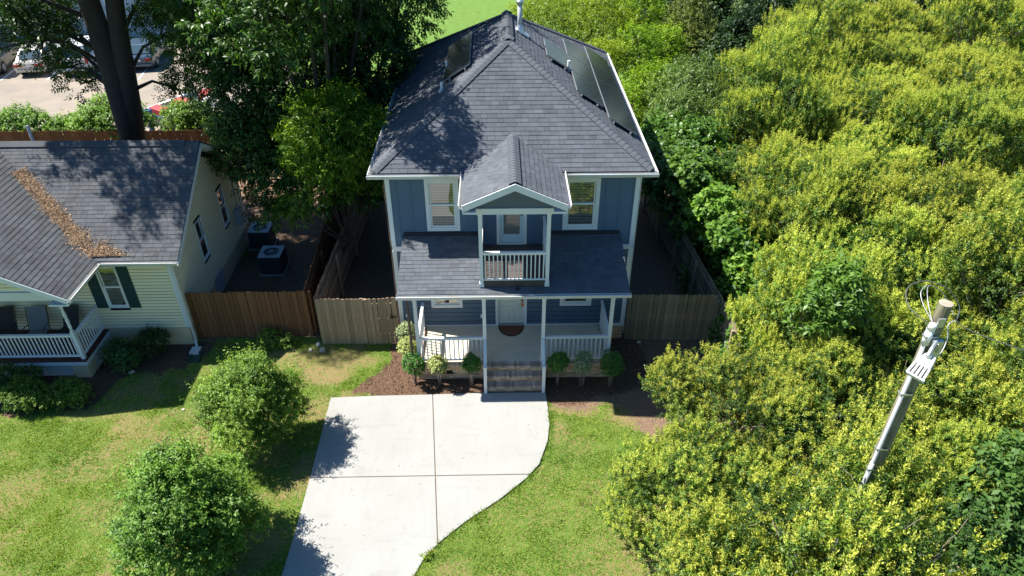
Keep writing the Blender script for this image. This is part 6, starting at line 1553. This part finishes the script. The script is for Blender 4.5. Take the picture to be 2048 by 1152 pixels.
for y0, y1, nm in ((.9, 1.75, 'bow_cover'), (-.35, .05, 'seat'), (-1.75, -1.3, 'seat')):
    mb = MB(); ww = .62 if y0 < .5 else .48; mb.prism([(-ww, y0, .95), (ww, y0, .95), (ww * .8, y1, .98), (-ww * .8, y1, .98)], [(-ww, y0, 1.26), (ww, y0, 1.26), (ww * .75, y1, 1.34), (-ww * .75, y1, 1.34)]); part(nm, mb, redv, BT, bevel=.02)
mb = MB(); mb.tube([(-.72, .25, 1.2), (-.6, .55, 1.62), (.6, .55, 1.62), (.72, .25, 1.2)], .02, 6); mb.tube([(0, .62, 1.22), (0, .55, 1.62)], .015, 6); ws = part('windscreen_frame', mb, whitepvc, BT)
mb = MB(); mb.poly([(-.66, .40, 1.22), (.66, .40, 1.22), (.58, .55, 1.60), (-.58, .55, 1.60)]); part('windscreen', mb, car_glass, ws)
mb = MB(); mb.box(-.2, .2, -2.45, -2.05, .75, 1.42); mb.box(-.07, .07, -2.35, -2.15, .2, .75); part('outboard_motor', mb, mat('blue_engine_cover', (.05, .12, .32), .35), BT, bevel=.03)
mb = MB(); mb.box(-.9, .9, -2.04, -2.0, .95, 1.12); part('transom_stripe', mb, MATS['blue_engine_cover'], BT)
mb = MB(); mb.beam((-.55, -2.1, .36), (-.12, 2.6, .36), .08, .1); mb.beam((.55, -2.1, .36), (.12, 2.6, .36), .08, .1); mb.beam((0, 2.4, .36), (0, 3.4, .36), .08, .1); mb.beam((-.95, -.5, .32), (.95, -.5, .32), .08, .08); tf = part('trailer_frame', mb, galv, BT)
for s_ in (-1, 1):
    mb = MB(); mb.tube([(s_ * .92, -.5, .29), (s_ * 1.10, -.5, .29)], .28, 16); part('wheel', mb, black_rubber, tf)
    mb = MB(); mb.tube([(s_ * 1.0, -.5 + .36 * math.cos(a), .30 + .36 * math.sin(a)) for a in [math.pi * i / 8 for i in range(9)]], .05, 6); part('mudguard', mb, galv, tf)
# pale building across the lot
BB = thing('office_building', 'pale blue-grey building across the parking lot behind the foliage', 'building', (-33, 38, 0))
pb = mat('pale_blue_cladding', (.36, .44, .52), .6, noise=.2, nscale=1)
mb = MB(); mb.box(-44, -24.2, 35.0, 46, -.05, 4.6); bw = part('wall', mb, pb, BB)
for i in range(33):
    z = .15 + i * .135; mb = MB(); mb.prism([(-44, 34.95, z), (-24.18, 34.95, z), (-24.18, 35, z), (-44, 35, z)], [(-44, 34.985, z + .13), (-24.18, 34.985, z + .13), (-24.18, 35, z + .13), (-44, 35, z + .13)]); part('siding_board', mb, pb, bw)
for xx in (-42, -38.5, -35, -31.5, -28.0):
    mb = MB(); mb.box(xx, xx + 1.2, 34.90, 34.96, 1.1, 2.6); q_ = part('window', mb, white, BB)
    mb = MB(); mb.box(xx + .08, xx + 1.12, 34.885, 34.90, 1.18, 2.52); part('pane', mb, MATS['car_glass_dark'], q_)
mb = MB(); mb.prism([(-44.5, 34.4, 4.6), (-23.7, 34.4, 4.6), (-23.7, 46.5, 4.6), (-44.5, 46.5, 4.6)], [(-44.5, 34.4, 4.75), (-23.7, 34.4, 4.75), (-23.7, 46.5, 4.75), (-44.5, 46.5, 4.75)]); part('roof', mb, ac_top, BB)
tree('wood_tree', 'dark tree at the top left corner beside the pale building', [(-47, 33, 5, 3.6, 3.4), (-44, 31, 4, 2.4, 2.6)], 1500, 9, .26, dark_l, 360, .2)
tree('wood_tree', 'dark tree standing between the pale building and the bright lawn', [(-19.5, 37, 4.5, 3.0, 3.2), (-16.8, 36, 3.6, 2.4, 2.6), (-18.5, 34.2, 2.5, 1.8, 2.0), (-14.5, 39, 4.2, 2.6, 2.6)], 2600, 9, .24, dark_l, 361, .2)
